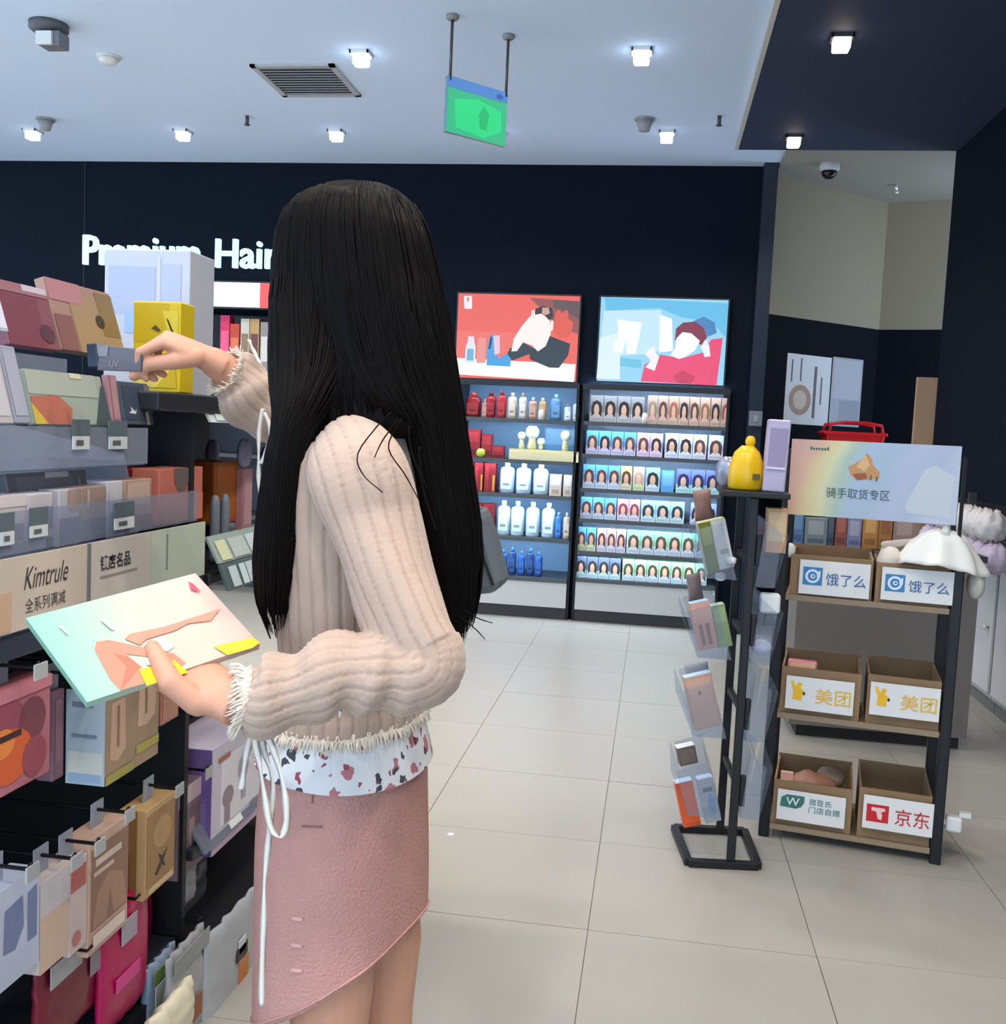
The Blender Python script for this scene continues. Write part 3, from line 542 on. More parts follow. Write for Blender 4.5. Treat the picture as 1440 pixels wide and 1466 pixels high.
# ================================================================== PICKUP RACK
L_, R_ = V((.43, 3.418, 0)), V((.957, 3.327, 0)); re_ = (R_-L_).normalized(); rang = math.atan2(re_.y, re_.x)
RK = Matrix.Translation(L_) @ Matrix.Rotation(rang, 4, 'Z')
RD = .34
rk = thing('display_rack', 'black metal three tier rack with kraft bins and delivery signs', 'rack', L_, rang)
def rbox(x0, x1, y0, y1, z0, z1, nm, m, par, bevel=0): return MB().box(x0, x1, y0, y1, z0, z1, M=RK).build(nm, m, par, bevel=bevel)
RW = .535
for x in (-.015, RW-.017):
    rbox(x, x+.034, -.017, .017, 0, 1.005, 'post', BLACK, rk, .004); rbox(x, x+.034, RD-.017, RD+.017, 0, 1.30 if True else 1, 'post', BLACK, rk, .004)
for z in (.82, .425, .045):
    rbox(.02, RW-.018, -.006, RD-.018, z-.012, z, 'shelf', mat((122, 104, 84), .6, var=.1, scale=20), rk)
    rbox(.02, RW-.018, -.014, -.0065, z-.014, z+.004, 'shelf_edge', mat((150, 130, 106), .6), rk)
    for x in (-.010, RW-.012): rbox(x, x+.022, .018, RD-.018, z-.026, z-.0125, 'side_rail', BLACK, rk)
# header board
hd = thing('header_board', 'iridescent header board with Chinese lettering standing above the rack', 'sign', RK @ V((.25, 0, 1.09)), rang)
HO = RK @ V((.008, -.022, 1.088)); HW, HH = .506, .245
def headmat():
    m = bpy.data.materials.new('iridescent_print'); m.use_nodes = True; nt = m.node_tree; b = nt.nodes['Principled BSDF']; b.inputs['Roughness'].default_value = .35
    tc = nt.nodes.new('ShaderNodeTexCoord'); sp = nt.nodes.new('ShaderNodeSeparateXYZ'); nt.links.new(tc.outputs['Generated'], sp.inputs[0])
    n = nt.nodes.new('ShaderNodeTexNoise'); n.inputs['Scale'].default_value = 1.6; n.inputs['Detail'].default_value = 1; nt.links.new(tc.outputs['Generated'], n.inputs['Vector'])
    a = nt.nodes.new('ShaderNodeMath'); a.operation = 'MULTIPLY_ADD'; a.inputs[1].default_value = -.16; nt.links.new(sp.outputs[2], a.inputs[0]); nt.links.new(sp.outputs[0], a.inputs[2])
    a2 = nt.nodes.new('ShaderNodeMath'); a2.operation = 'MULTIPLY_ADD'; a2.inputs[1].default_value = .22; nt.links.new(n.outputs[0], a2.inputs[0]); nt.links.new(a.outputs[0], a2.inputs[2])
    r = nt.nodes.new('ShaderNodeValToRGB'); e = r.color_ramp.elements
    cs = [(0, (214, 168, 152)), (.10, (222, 176, 150)), (.19, (226, 204, 150)), (.27, (222, 216, 168)), (.36, (174, 196, 178)), (.45, (172, 190, 212)), (.58, (170, 188, 204)), (.70, (184, 190, 212)), (.84, (180, 188, 208)), (1, (196, 202, 216))]
    while len(e) < len(cs): e.new(.5)
    for i, (p, c) in enumerate(cs): e[i].position = p; e[i].color = rgb(c)
    nt.links.new(a2.outputs[0], r.inputs[0]); nt.links.new(r.outputs[0], b.inputs['Base Color']); return m
MB().prism(rect(0, 0, HW, HH), .006, HO, re_, ZA).build('board', headmat(), hd)
for x in (-.006, RW-.006): MB().bar(RK @ V((x, 0, 1.006)), RK @ V((x, 0, 1.30)), .010, .008).build('support', BLACK, hd)
flat('pale_shape', hd, HO, re_, ZA, HW, HH, [((206, 210, 216), [(.72, .12), (.70, .2), (.80, .68), (.86, .74), (.97, .62), (.96, .08)])])
flat('emblem', hd, HO, re_, ZA, HW, HH, [((206, 150, 96), [(.35, .66), (.42, .76), (.46, .86), (.49, .78), (.5, .70), (.54, .62), (.54, .54), (.48, .52), (.41, .5), (.37, .56)]), ((228, 184, 130), [(.40, .68), (.45, .84), (.48, .7), (.45, .62)]), ((162, 92, 52), [(.38, .58), (.46, .6), (.47, .53), (.41, .5)]), ((120, 96, 84), rect(.485, .51, .495, .58)), ((96, 84, 76), rect(.52, .5, .53, .56)),
    ])
text('lettering', '骑手取货专区', hd, HO+re_*(.23*HW)+ZA*(.255*HH), re_, ZA, .38*HW, .135*HH, mat((70, 82, 90), .5), .002)
for i in range(7): flat('logo_mark', hd, HO+re_*((.115+.017*i)*HW)+ZA*(.865*HH), re_, ZA, .012*HW, .05*HH, [((44, 110, 96), [(0, .1), (1, .0), (1, .6 if i not in (0, 6) else 1.1), (0, .7)])])
# kraft bins and their plates
KRAFT = mat((150, 122, 90), .75, var=.12, scale=14)
re_n = V((-re_.y, re_.x, 0))
def bin_(label, x0, x1, z, ht, plate, kind, y0=.004):
    t = thing('storage_bin', label, 'bin', RK @ V(((x0+x1)/2, .14, z)), rang); th = .006; y1 = y0+.28
    rbox(x0, x1, y0, y0+th, z, z+ht, 'front_panel', KRAFT, t); rbox(x0, x1, y1-th, y1, z, z+ht+.01, 'back_panel', KRAFT, t)
    rbox(x0, x0+th, y0+th, y1-th, z, z+ht, 'side_panel', KRAFT, t); rbox(x1-th, x1, y0+th, y1-th, z, z+ht, 'side_panel', KRAFT, t); rbox(x0+th, x1-th, y0+th, y1-th, z, z+th, 'bottom', KRAFT, t)
    px0, px1, pz0, pz1 = plate
    O = RK @ V((px0, -.018, pz0)); W_, H_ = px1-px0, pz1-pz0
    pl = MB().prism(rect(0, 0, W_, H_), .003, O, re_, ZA).build('name_plate', mat((232, 231, 228), .4), t)
    def fl_(sh): flat('logo', pl, O, re_, ZA, W_, H_, sh)
    def tx(s, a, b, c_, d_, m, bold=0.012): text('lettering', s, pl, O+re_*(a*W_)+ZA*(b*H_), re_, ZA, (c_-a)*W_, (d_-b)*H_, m, .0016, bold=min(bold, .006))
    if kind == 'e':
        bl = (58, 132, 190); q = W_/H_
        fl_([(bl, rect(.05, .27, .33, .80)), ((226, 238, 246), ell(.19, .535, .105, .105*q, 22)), (bl, ell(.19, .535, .07, .07*q, 22)), ((226, 238, 246), ell(.195, .535, .035, .035*q, 14)), (bl, ell(.2, .54, .018, .018*q, 10)), ((226, 238, 246), [(.25, .52), (.3, .52), (.3, .72), (.25, .66)])])
        tx('饿了么', .38, .30, .95, .66, mat((58, 104, 158), .5))
    if kind == 'm':
        yl = (244, 190, 30)
        fl_([(yl, [(.10, .30), (.24, .28), (.24, .46), (.29, .55), (.21, .66), (.24, .80), (.18, .84), (.14, .70), (.10, .88), (.06, .84), (.11, .56)]), ((60, 46, 30), ell(.27, .50, .02, .05, 12))])
        tx('美团', .44, .24, .96, .72, mat((240, 190, 70), .5), .025)
    if kind == 'w':
        fl_([((62, 120, 112), [(.04, .45), (.06, .76), (.14, .86), (.40, .86), (.40, .66), (.36, .5), (.28, .42)])]); tx('W', .13, .52, .33, .78, mat((230, 240, 238), .5), .02)
        tx('屈臣氏', .47, .62, .80, .82, mat((62, 124, 122), .5)); tx('门店自提', .47, .36, .93, .57, mat((62, 124, 122), .5))
    if kind == 'j':
        fl_([((206, 34, 40), rect(.05, .22, .37, .75)), ((240, 206, 204), [(.12, .66), (.12, .56), (.19, .54), (.22, .32), (.27, .3), (.28, .44), (.26, .54), (.32, .58), (.31, .66)])]); tx('京东', .46, .22, .95, .72, mat((196, 50, 56), .5), .03)
    return t
bin_('left kraft bin on the top tier with a blue logo plate', .03, .285, .821, .135, (.06, .277, .832, .943), 'e')
bin_('top tier kraft bin with a blue logo plate under a white plastic bag', .295, .515, .821, .13, (.312, .523, .836, .940), 'e')
bin_('middle tier kraft bin with a yellow lettered plate and pink packet', .025, .275, .426, .155, (.043, .255, .447, .556), 'm')
bin_('middle tier kraft bin with a yellow lettered plate beside the outer post', .295, .515, .426, .16, (.304, .512, .461, .567), 'm')
bin_('bottom tier kraft bin with a green W plate', .025, .275, .046, .15, (.04, .255, .070, .172), 'w')
bin_('bottom tier kraft bin with a red square plate', .295, .515, .046, .165, (.309, .520, .086, .195), 'j')
def rp(x, y, z): return RK @ V((x, y, z))
pk = thing('small_packet', 'small pink packet sticking out of a middle tier bin', 'packet', rp(.08, .03, .5)); MB().box(.042, .135, .02, .05, .47, .602, M=RK).build('packet', mat((226, 140, 150), .4), pk, bevel=.006); MB().box(.05, .128, .0185, .0195, .565, .595, M=RK).build('stripe', mat((240, 180, 140), .4), pk)
bg = MB(); rng = random.Random(4)
def crumple(name, lab, cat, c, R, col, seed, n=18, amp=.2, par=None, rough=.45):
    rng = random.Random(seed); mb = MB(); rings = []
    for i in range(1, 12):
        a = math.pi*i/12; rings.append([c+V((R[0]*math.sin(a)*math.cos(2*math.pi*j/n), R[1]*math.sin(a)*math.sin(2*math.pi*j/n), -R[2]*math.cos(a)))*1 for j in range(n)])
    for i, r in enumerate(rings):
        for j in range(n):
            d = r[j]-c; k = noise.noise(d*22+V((seed, 0, 0)))*amp+rng.uniform(-amp, amp)*.25; r[j] = c+d*(1+k)
    mb.loft(rings); o = mb.build(name, mat(col, rough), par, True); 
    if par is None: tag(o, lab, cat)
    return o
# white plastic bag draped over the outer post
bagm = mat((232, 230, 222), .35)
pb = thing('plastic_bag', 'crumpled white plastic bag draped over the outer rack post', 'bag', rp(.47, .02, .96))
PBR = []
for i in range(15):
    v = i/14; R = []
    for j in range(48):
        t = 2*math.pi*j/48; wv = 1+.13*v*math.sin(7*t+1.3)+.08*noise.noise(V((math.cos(t)*2.2, math.sin(t)*2.2, v*2.5)))
        sx = .012+.115*v**.75; sy = .010+.075*v**.8
        z = 1.066-.105*v**1.6-.03*max(0, math.cos(t))*v*v+.006*noise.noise(V((math.cos(t)*4, math.sin(t)*4, v*5)))
        R.append(rp(.485+sx*wv*math.cos(t), .018+sy*wv*math.sin(t), z))
    PBR.append(R)
o = MB().loft(PBR, 0, True, False).build('sheet', mat((238, 235, 226), .4), pb, True); sd = o.modifiers.new('s', 'SOLIDIFY'); sd.thickness = .003
crumple('bag_corner', '', '', rp(.592, .04, .905), (.026, .04, .05), (206, 200, 188), 5, amp=.15, par=pb)
MB().tube([rp(.488, .0, 1.055), rp(.492, .0, 1.075), rp(.497, .0, 1.09)], [.022, .012, .005], 8).build('knot', bagm, pb, True)
crumple('paper_parcel', 'cream paper parcel in the top tier bin beside the plastic bag', 'parcel', rp(.335, .06, .952), (.04, .045, .055), (216, 204, 190), 9, amp=.12)
cv = MB().tube([rp(.315, .05, 1.005), rp(.40, .055, 1.02)], .012, 10, 0, True).build('cardboard_tube', mat((206, 190, 178), .5), None, True); tag(cv, 'short pale tube lying across the cream paper parcel', 'tube')
crumple('paper_ball', 'small white paper ball at the side of the top tier bin', 'paper', rp(.024, .02, .966), (.018, .018, .024), (236, 234, 228), 12, amp=.12)
wt = MB().box(.562, .61, .02, .06, .10, .15, M=RK).build('white_tape_dispenser', mat((232, 232, 230), .4), None, bevel=.008); tag(wt, 'small white plastic box hooked on the lower outer rack post', 'box')
MB().box(.5525, .5615, .03, .045, .12, .135, M=RK).build('hook', WHITE, wt); MB().box(.60, .635, .03, .05, .1505, .165, M=RK).build('tab', WHITE, wt)
wp = thing('wrapped_goods', 'crumpled brown goods heaped in the bottom tier bin behind the W plate', 'goods', rp(.15, .1, .16))
crumple('bundle', '', '', rp(.15, .08, .17), (.075, .05, .045), (160, 112, 92), 21, amp=.2, par=wp); crumple('bundle', '', '', rp(.20, .13, .18), (.05, .05, .04), (122, 104, 92), 23, amp=.2, par=wp)
yc = MB().box(.044, .085, .012, .03, .06, .222, M=RK).build('cream_folder', mat((234, 214, 160), .5), None, bevel=.003); tag(yc, 'cream folder edge standing in the bottom tier bin', 'folder'); MB().box(.0445, .0845, .0105, .0118, .20, .2215, M=RK).build('pink_edge', mat((226, 150, 140), .5), yc)
# ================================================================== PRODUCT STAND
st = thing('product_stand', 'slim black metal stand with clear pockets beside the rack', 'stand', (.29, 3.24, 0))
BP = [V((.134, 3.369, .012)), V((.172, 3.098, .012)), V((.386, 3.127, .012)), V((.367, 3.401, .012))]
for i in range(4): MB().bar(BP[i], BP[(i+1) % 4], .024, .024).build('base_bar', BLACK, st, bevel=.003)
SP = (.301, 3.120); SQ = (.285, 3.385)
for x, y in (SP, SQ): MB().box(x-.013, x+.013, y-.012, y+.012, .0245, 1.15).build('post', BLACK, st, bevel=.003)
MB().box(.205, .400, 3.07, 3.42, 1.152, 1.170).build('top_plate', BLACK, st, bevel=.003)
for z in (.27, .50, .73, .96): MB().bar((SP[0], SP[1]+.012, z), (SQ[0], SQ[1]-.012, z), .014, .02).build('cross_bar', BLACK, st)
for z in (.20, .44, .70, .945): MB().box(SP[0]+.0135, SP[0]+.03, SP[1]-.012, SP[1]+.012, z, z+.095).build('bracket', BLACK, st, bevel=.003)
def pocket(side, z, ht=.17):
    mb = MB(); s = side; x0 = .283+s*.022 if s < 0 else .318; y0, y1 = 3.10, 3.40; lean = .055 if s < 0 else .02; d = .10 if s < 0 else .055; t = .003
    def q(x, y, z_): return V((x0+s*(x+lean*(z_/ht)), y, z+z_))
    def slab(a, b, c, d_): 
        n = (b-a).cross(d_-a).normalized()*t; mb.hexa([a, b, c, d_, a+n, b+n, c+n, d_+n])
    slab(q(d, y0, 0), q(d, y1, 0), q(d+.015, y1, ht*.8), q(d+.015, y0, ht*.8)); slab(q(0, y0, 0), q(d, y0, 0), q(d, y0, ht*.8), q(0, y0, ht)); slab(q(0, y1, 0), q(d, y1, 0), q(d, y1, ht*.8), q(0, y1, ht)); slab(q(0, y0, 0), q(0, y1, 0), q(d, y1, 0), q(d, y0, 0)); slab(q(0, y0, 0), q(0, y1, 0), q(0, y1, ht), q(0, y0, ht))
    return mb.build('pocket', clear((238, 242, 247), .09, .1), st)
for z in (.16, .41, .655, .90): pocket(-1, z, .17)
for z in (.17, .41, .65, .885): pocket(1, z, .20)
def leaner(name, lab, cat, px, py, Y, wd, dp, ht, tilt, c, shapes, rz=0.35, top=None):
    p = at_y(px, py, Y); M = Matrix.Translation(p) @ Matrix.Rotation(rz, 4, 'Z') @ Matrix.Rotation(tilt, 4, 'Y')
    t = thing(name, lab, cat, p); MB().box(-wd/2, wd/2, -dp/2, dp/2, 0, ht, M=M).build('carton', mat(c, .4), t, bevel=.002)
    if top: MB().box(-wd/2+.001, wd/2-.001, -dp/2+.001, dp/2-.001, ht+.0003, ht+.002, M=M).build('top_flap', mat(top, .3), t)
    R3 = M.to_3x3(); O = M @ V((-wd/2, -dp/2, 0)); flat('print', t, O, R3 @ XA, R3 @ ZA, wd, ht, shapes)
    O2 = M @ V((-wd/2, dp/2, 0))
    return t
T = -.26
leaner('slim_carton', 'olive and white slim carton in the top clear pocket', 'box', 1030, 815, 3.16, .085, .035, .155, T, (196, 196, 176), [((112, 118, 40), rect(0, 0, .45, 1)), ((150, 156, 60), rect(.05, .55, .4, .9)), ((214, 210, 200), rect(.47, .02, 1, .98)), ((170, 166, 150), rect(.6, .3, .9, .4))], .2, (222, 220, 160))
leaner('slim_carton', 'pink carton with brown figure in the second clear pocket', 'box', 1013, 928, 3.16, .06, .035, .15, T, (216, 158, 140), [((222, 168, 150), rect(0, .6, 1, 1)), ((150, 110, 96), rect(.2, .1, .4, .55)), ((150, 110, 96), rect(.55, .1, .75, .55))], .2, (186, 214, 240))
leaner('slim_carton', 'pale green carton in the second clear pocket', 'box', 1037, 925, 3.20, .045, .035, .135, T, (152, 172, 118), [((172, 190, 140), rect(.1, .6, .9, .95))], .2, (216, 224, 190))
leaner('slim_carton', 'large beige carton in the third clear pocket', 'box', 1012, 1040, 3.16, .085, .035, .17, T, (206, 160, 138), [((214, 172, 150), rect(.05, .05, .95, .95)), ((160, 110, 90), ell(.45, .68, .06, .04))], .2, (196, 220, 240))
leaner('slim_carton', 'orange red carton in the lowest clear pocket', 'box', 990, 1180, 3.15, .055, .035, .145, T, (214, 82, 36), [((224, 96, 46), rect(.1, .1, .9, .9))], .2, (196, 218, 240))
leaner('slim_carton', 'grey carton with blue picture in the lowest clear pocket', 'box', 1020, 1174, 3.20, .05, .035, .145, T, (176, 180, 180), [((120, 156, 186), ell(.6, .4, .25, .25)), ((90, 110, 130), rect(.2, .7, .8, .8))], .2, (206, 224, 240))
leaner('slim_carton', 'dark taupe small carton with white cap in the lowest clear pocket', 'box', 985, 1092, 3.30, .06, .04, .06, T, (120, 104, 92), [((136, 120, 106), rect(.1, .1, .9, .9))], .2, (236, 236, 236))
def pouch(name, lab, cat, px, py, Y, wd, ht, tilt, c, rz=.2, th=.012):
    p = at_y(px, py, Y); M = Matrix.Translation(p) @ Matrix.Rotation(rz, 4, 'Z') @ Matrix.Rotation(tilt, 4, 'Y'); mb = MB(); R = []
    for i in range(9):
        v = i/8; k = math.sin(math.pi*min(1, v*1.0))**.6*th+.0015; R.append([M @ V((wd/2*math.cos(a)*(1-.08*math.sin(math.pi*v)), k*math.sin(a), ht*v)) for a in [2*math.pi*j/14 for j in range(14)]])
    mb.loft(R); o = mb.build(name, mat(c, .35), None, True); tag(o, lab, cat); return o
pouch('brown_pouch', 'brown foil pouch leaning behind the olive carton', 'pouch', 1008, 745, 3.34, .06, .10, -.15, (150, 112, 100))
pouch('brown_pouch', 'grey brown pouch between the two upper clear pockets', 'pouch', 997, 860, 3.34, .05, .09, -.2, (140, 122, 118))
pouch('silver_bag', 'silver grey bag standing behind the large beige carton', 'pouch', 1003, 1000, 3.34, .08, .12, -.2, (176, 176, 182))
for px, py, Y in ((1046, 800, 3.13), (1031, 823, 3.18)):
    o = MB().lathe([(.010, 0), (.016, .006), (.016, .02), (.006, .024)], at_y(px, py+8, Y), 12).build('round_stopper', mat((238, 236, 230), .35), None, True); tag(o, 'round white cap beside the olive carton in the stand', 'cap', 'white caps in the stand')
# things on the stand's top plate
yt = thing('yellow_container', 'glossy yellow domed container with a knob on the stand', 'container', (.275, 3.16, 1.171))
YEL = mat((236, 188, 22), .3)
MB().lathe([(.045, 1.171), (.052, 1.178), (.054, 1.215), (.050, 1.25), (.038, 1.285), (.018, 1.305)], (.275, 3.16, 0), 24).build('body', YEL, yt, True)
MB().ball((.282, 3.16, 1.318), .017, 14, 0, (.9, .9, 1.1)).build('knob', YEL, yt, True); MB().box(.29, .312, 3.105, 3.112, 1.205, 1.222).build('dark_mark', mat((90, 80, 40), .5), yt)
o = MB().ball((.222, 3.20, 1.2215), .05, 18, 0, (.75, .9, 1)).build('silver_ball', mat((150, 156, 176), .25, .3), None, True); tag(o, 'greyish blue glossy ball behind the yellow container', 'ball')
lb = thing('lilac_box', 'tall lilac plastic box standing beside the yellow container', 'box', (.355, 3.13, 1.171))
M = Matrix.Translation((.352, 3.125, 1.1715)) @ Matrix.Rotation(.03, 4, 'Y'); MB().box(-.032, .034, -.02, .03, 0, .215, M=M).build('case', mat((186, 174, 200), .3), lb, bevel=.005)
MB().box(-.024, .026, -.0225, -.0205, .075, .19, M=M).build('window', mat((150, 134, 164), .2), lb, bevel=.002); MB().box(-.026, .028, -.026, -.0205, .068, .0745, M=M).build('ledge', mat((220, 216, 228), .3), lb)
hb = MB().box(.345, .405, 3.14, 3.20, .985, 1.12).build('tan_carton', mat((220, 166, 120), .5), None, bevel=.002); tag(hb, 'tan orange carton in the upper clear pocket facing the rack', 'box')
MB().box(.350, .400, 3.1385, 3.1395, 1.02, 1.11).build('label_print', mat((230, 196, 150), .5), hb)
o = MB().ball((.356, 3.17, .688), .032, 14, 0, (1, 1, .75)).build('white_puff', mat((226, 222, 236), .6), None, True); tag(o, 'pale round puff lying in the middle pocket facing the rack', 'puff')
o = MB().box(.34, .40, 3.13, 3.17, .80, .86).build('white_sponge', mat((234, 232, 228), .6), None, bevel=.008); tag(o, 'white sponge block hung between the pockets facing the rack', 'sponge')
# ================================================================== LEFT GONDOLA
GX = -.92          # front line of the shelf edge
gd = thing('gondola_shelf', 'black shop gondola packed with hanging beauty products', 'shelving', (-1.2, 1.9, 0))
MB().box(-1.42, -1.40, .75, 3.05, 0, 1.40).build('back_panel', mat((16, 17, 21), .6), gd)
MB().box(-1.40, -.96, .75, 3.05, .0, .12).build('plinth', mat((26, 27, 31), .5), gd)
MB().box(-1.40, GX-.005, .75, 2.0, .945, .985).build('shelf', mat((46, 52, 66), .45), gd, bevel=.004)
MB().box(-1.40, GX+.0, 2.02, 3.05, .960, .985).build('shelf', mat((30, 32, 38), .45), gd, bevel=.004)
MB().box(-1.40, -.935, 1.81, 3.05, 1.325, 1.362).build('shelf', mat((36, 37, 42), .45), gd, bevel=.004)
MB().box(-1.40, -.96, 2.00, 2.018, .12, 1.325).build('divider', mat((14, 15, 18), .5), gd)
MB().box(-1.40, -.95, 2.03, 3.05, .345, .37).build('shelf', mat((40, 42, 48), .45), gd, bevel=.003)
MB().box(-1.40, -.97, .75, 1.995, .17, .19).build('shelf', mat((36, 38, 44), .45), gd, bevel=.003)
# price rails with tags
def prail(y0, y1, X, z, tags, c=(196, 204, 196), lean=.03):
    r = MB().hexa([(X, y0, z-.055), (X, y1, z-.055), (X-.006, y1, z-.055), (X-.006, y0, z-.055), (X-lean, y0, z), (X-lean, y1, z), (X-lean-.006, y1, z), (X-lean-.006, y0, z)]).build('price_rail', mat(c, .4), gd)
    nrm = V((.055, 0, lean)).normalized(); v = V((-lean, 0, .055)).normalized()
    for a, b, cc in tags:
        O = V((X, a, z-.055))+nrm*.001; t = MB().prism(rect(0, .004, b-a, .05), .0008, O+nrm*.0012, YA, v).build('price_tag', mat(cc, .4), r)
prail(2.03, 2.50, -.905, 1.062, ((2.05, 2.10, (206, 210, 170)), (2.115, 2.2, (180, 190, 186)), (2.21, 2.3, (196, 204, 206))), (150, 166, 158)); prail(2.03, 2.50, -.882, 1.005, ((2.06, 2.10, (190, 206, 206)), (2.115, 2.145, (200, 214, 214)), (2.15, 2.19, (186, 204, 206)), (2.2, 2.26, (200, 214, 214))), (84, 100, 100), .022)
prail(2.03, 2.75, -.930, 1.362, ((2.06, 2.11, (206, 222, 208)), (2.13, 2.3, (226, 228, 226))), (206, 212, 208), .03)
prail(2.06, 2.36, -.935, .405, ((2.2, 2.27, (226, 226, 222)),), (112, 118, 132), .035)
# sign strip along the shelf edge
ss = thing('shelf_sign_strip', 'long pale acrylic sign strip with black lettering along the shelf', 'sign', (GX, 1.4, .985))
def panel(y0, y1, c, nm='sign_panel'): return MB().box(GX-.004, GX, y0, y1, .989, 1.10).build(nm, mat(c, .35), ss)
panel(.95, 1.548, (206, 190, 172)); panel(1.552, 1.76, (208, 198, 184)); panel(1.762, 1.99, (196, 204, 184))
SO = V((GX, 0, 0)); DKT = mat((60, 54, 56), .6)
text('lettering', 'Kimtrule', ss, (GX, 1.375, 1.048), YA, ZA, .115, .034, DKT, .0008, shear=.35); text('lettering', '全系列满减', ss, (GX, 1.378, 1.012), YA, ZA, .105, .022, DKT, .0008)
text('lettering', '镇店名品', ss, (GX, 1.585, 1.048), YA, ZA, .10, .027, mat((46, 42, 44), .6), .0008, bold=.02)
MB().box(GX, GX+.0008, 1.585, 1.71, 1.036, 1.040).build('underline', mat((150, 140, 132), .6), ss)
MB().box(GX, GX+.001, 1.545, 1.556, 1.0, 1.10).build('clip', mat((120, 118, 116), .4), ss); MB().box(GX, GX+.0008, 1.82, 1.826, 1.02, 1.09).build('seam', mat((130, 136, 128), .6), ss)
MB().box(GX+.0005, GX+.001, .98, 1.345, .992, 1.05).build('tan_patch', mat((206, 170, 140), .5), ss)
# acrylic steps
ac = thing('acrylic_riser', 'clear acrylic stepped tray displaying flat packs on the shelf', 'display tray', (-1.05, 1.4, .985))
CL = clear((214, 220, 232), .20, .18)
MB().box(-.955, -.951, .85, 1.80, 1.225, 1.292).build('front_lip', clear((222, 226, 236), .24, .2), ac)
MB().box(-1.15, -.956, .85, 1.80, 1.222, 1.227).build('tray_floor', clear((206, 210, 220), .2, .2), ac)
MB().box(-1.06, -1.056, .85, 1.70, 1.355, 1.41).build('front_lip', clear((222, 226, 236), .24, .2), ac)
MB().box(-1.30, -1.061, .85, 1.70, 1.352, 1.357).build('tray_floor', clear((206, 210, 220), .2, .2), ac)
MB().box(-.940, -.936, .85, 1.985, 1.102, 1.165).build('front_lip', clear((222, 226, 236), .2, .2), ac)
for y in (1.80, 1.985): MB().hexa([(-1.30, y, .99), (-.945, y, .99), (-.945, y+.004, .99), (-1.30, y+.004, .99), (-1.30, y, 1.30), (-1.0, y, 1.24 if y < 1.9 else 1.17), (-1.0, y+.004, 1.24 if y < 1.9 else 1.17), (-1.30, y+.004, 1.30)]).build('end_panel', clear((60, 96, 84), .45, .2), ac)
# small price tags on the lips
def lip_tag(px0, px1, py, X, lab, ht=.022, c=(206, 208, 206)):
    a, b = at_x(px0, py, X), at_x(px1, py, X)
    t = thing('price_tag', lab, 'price tag', (X, a.y, a.z-ht/2)); MB().box(X, X+.003, a.y, b.y, a.z-ht/2, a.z+ht/2).build('card', mat(c, .4), t)
    MB().box(X, X+.002, a.y-.002, b.y+.002, a.z+ht/2+.0005, a.z+ht/2+.028).build('holder', mat((92, 104, 108), .4), t)
    flat('print', t, (X+.003, a.y, a.z-ht/2), YA, ZA, b.y-a.y, ht, [((90, 96, 96), rect(.15, .3, .6, .7))])
lip_tag(103, 126, 634, -.950, 'price tag on the upper clear lip below the mint pack'); lip_tag(155, 180, 634, -.950, 'price tag on the upper clear lip below the slate pack'); lip_tag(163, 190, 751, -.935, 'price tag on the lower clear lip below the white and tan box', .02, (214, 214, 214)); lip_tag(0, 18, 772, -.935, 'price tag on the lower clear lip left of the boxes', .02); lip_tag(42, 66, 762, -.935, 'price tag on the lower clear lip over the white box', .018)
# ---- products facing the aisle
def product(name, lab, cat, px0, px1, pt, pb_, X, dp, c, shapes, lean=0, rough=.4, group=None, hang=False, side=None, bev=.002):
    ym = (pt+pb_)/2; Y0 = at_x(px0, ym, X).y+.001; Y1 = at_x(px1, ym, X).y-.001; Z1 = at_x(px0, pt, X).z; Z0 = at_x(px0, pb_, X).z
    t = thing(name, lab, cat, (X-dp/2, (Y0+Y1)/2, Z0), 0, group)
    M = Matrix.Translation((X, 0, Z0)) @ Matrix.Rotation(-lean, 4, 'Y'); H_ = (Z1-Z0)/max(.5, math.cos(lean))
    MB().box(-dp, 0, Y0, Y1, 0, H_, M=M).build('pack', [mat(c, rough)], t, bevel=bev)
    R3 = M.to_3x3()
    if shapes: flat('print', t, M @ V((0, Y0, 0)), YA, R3 @ ZA, Y1-Y0, H_, shapes, rough=rough)
    if side: flat('side_print', t, M @ V((-dp, Y0, 0)), R3 @ XA, R3 @ ZA, dp, H_, side, rough=rough)
    if hang:
        yc = (Y0+Y1)/2; MB().box(-dp*.5-.001, -dp*.5+.001, yc-.02, yc+.02, H_, H_+.045, M=M).build('hang_tab', clear((200, 204, 210), .45, .15), t)
        MB().tube([(-1.40, yc, Z0+H_+.03), (X+.03, yc, Z0+H_+.03), (X+.036, yc, Z0+H_+.04)], .0032, 6).build('peg_hook', BLACKM, gd, True)
        MB().box(X+.037, X+.040, yc-.016, yc+.016, Z0+H_+.014, Z0+H_+.038).build('peg_tag', mat((176, 178, 178), .35), gd)
    return t
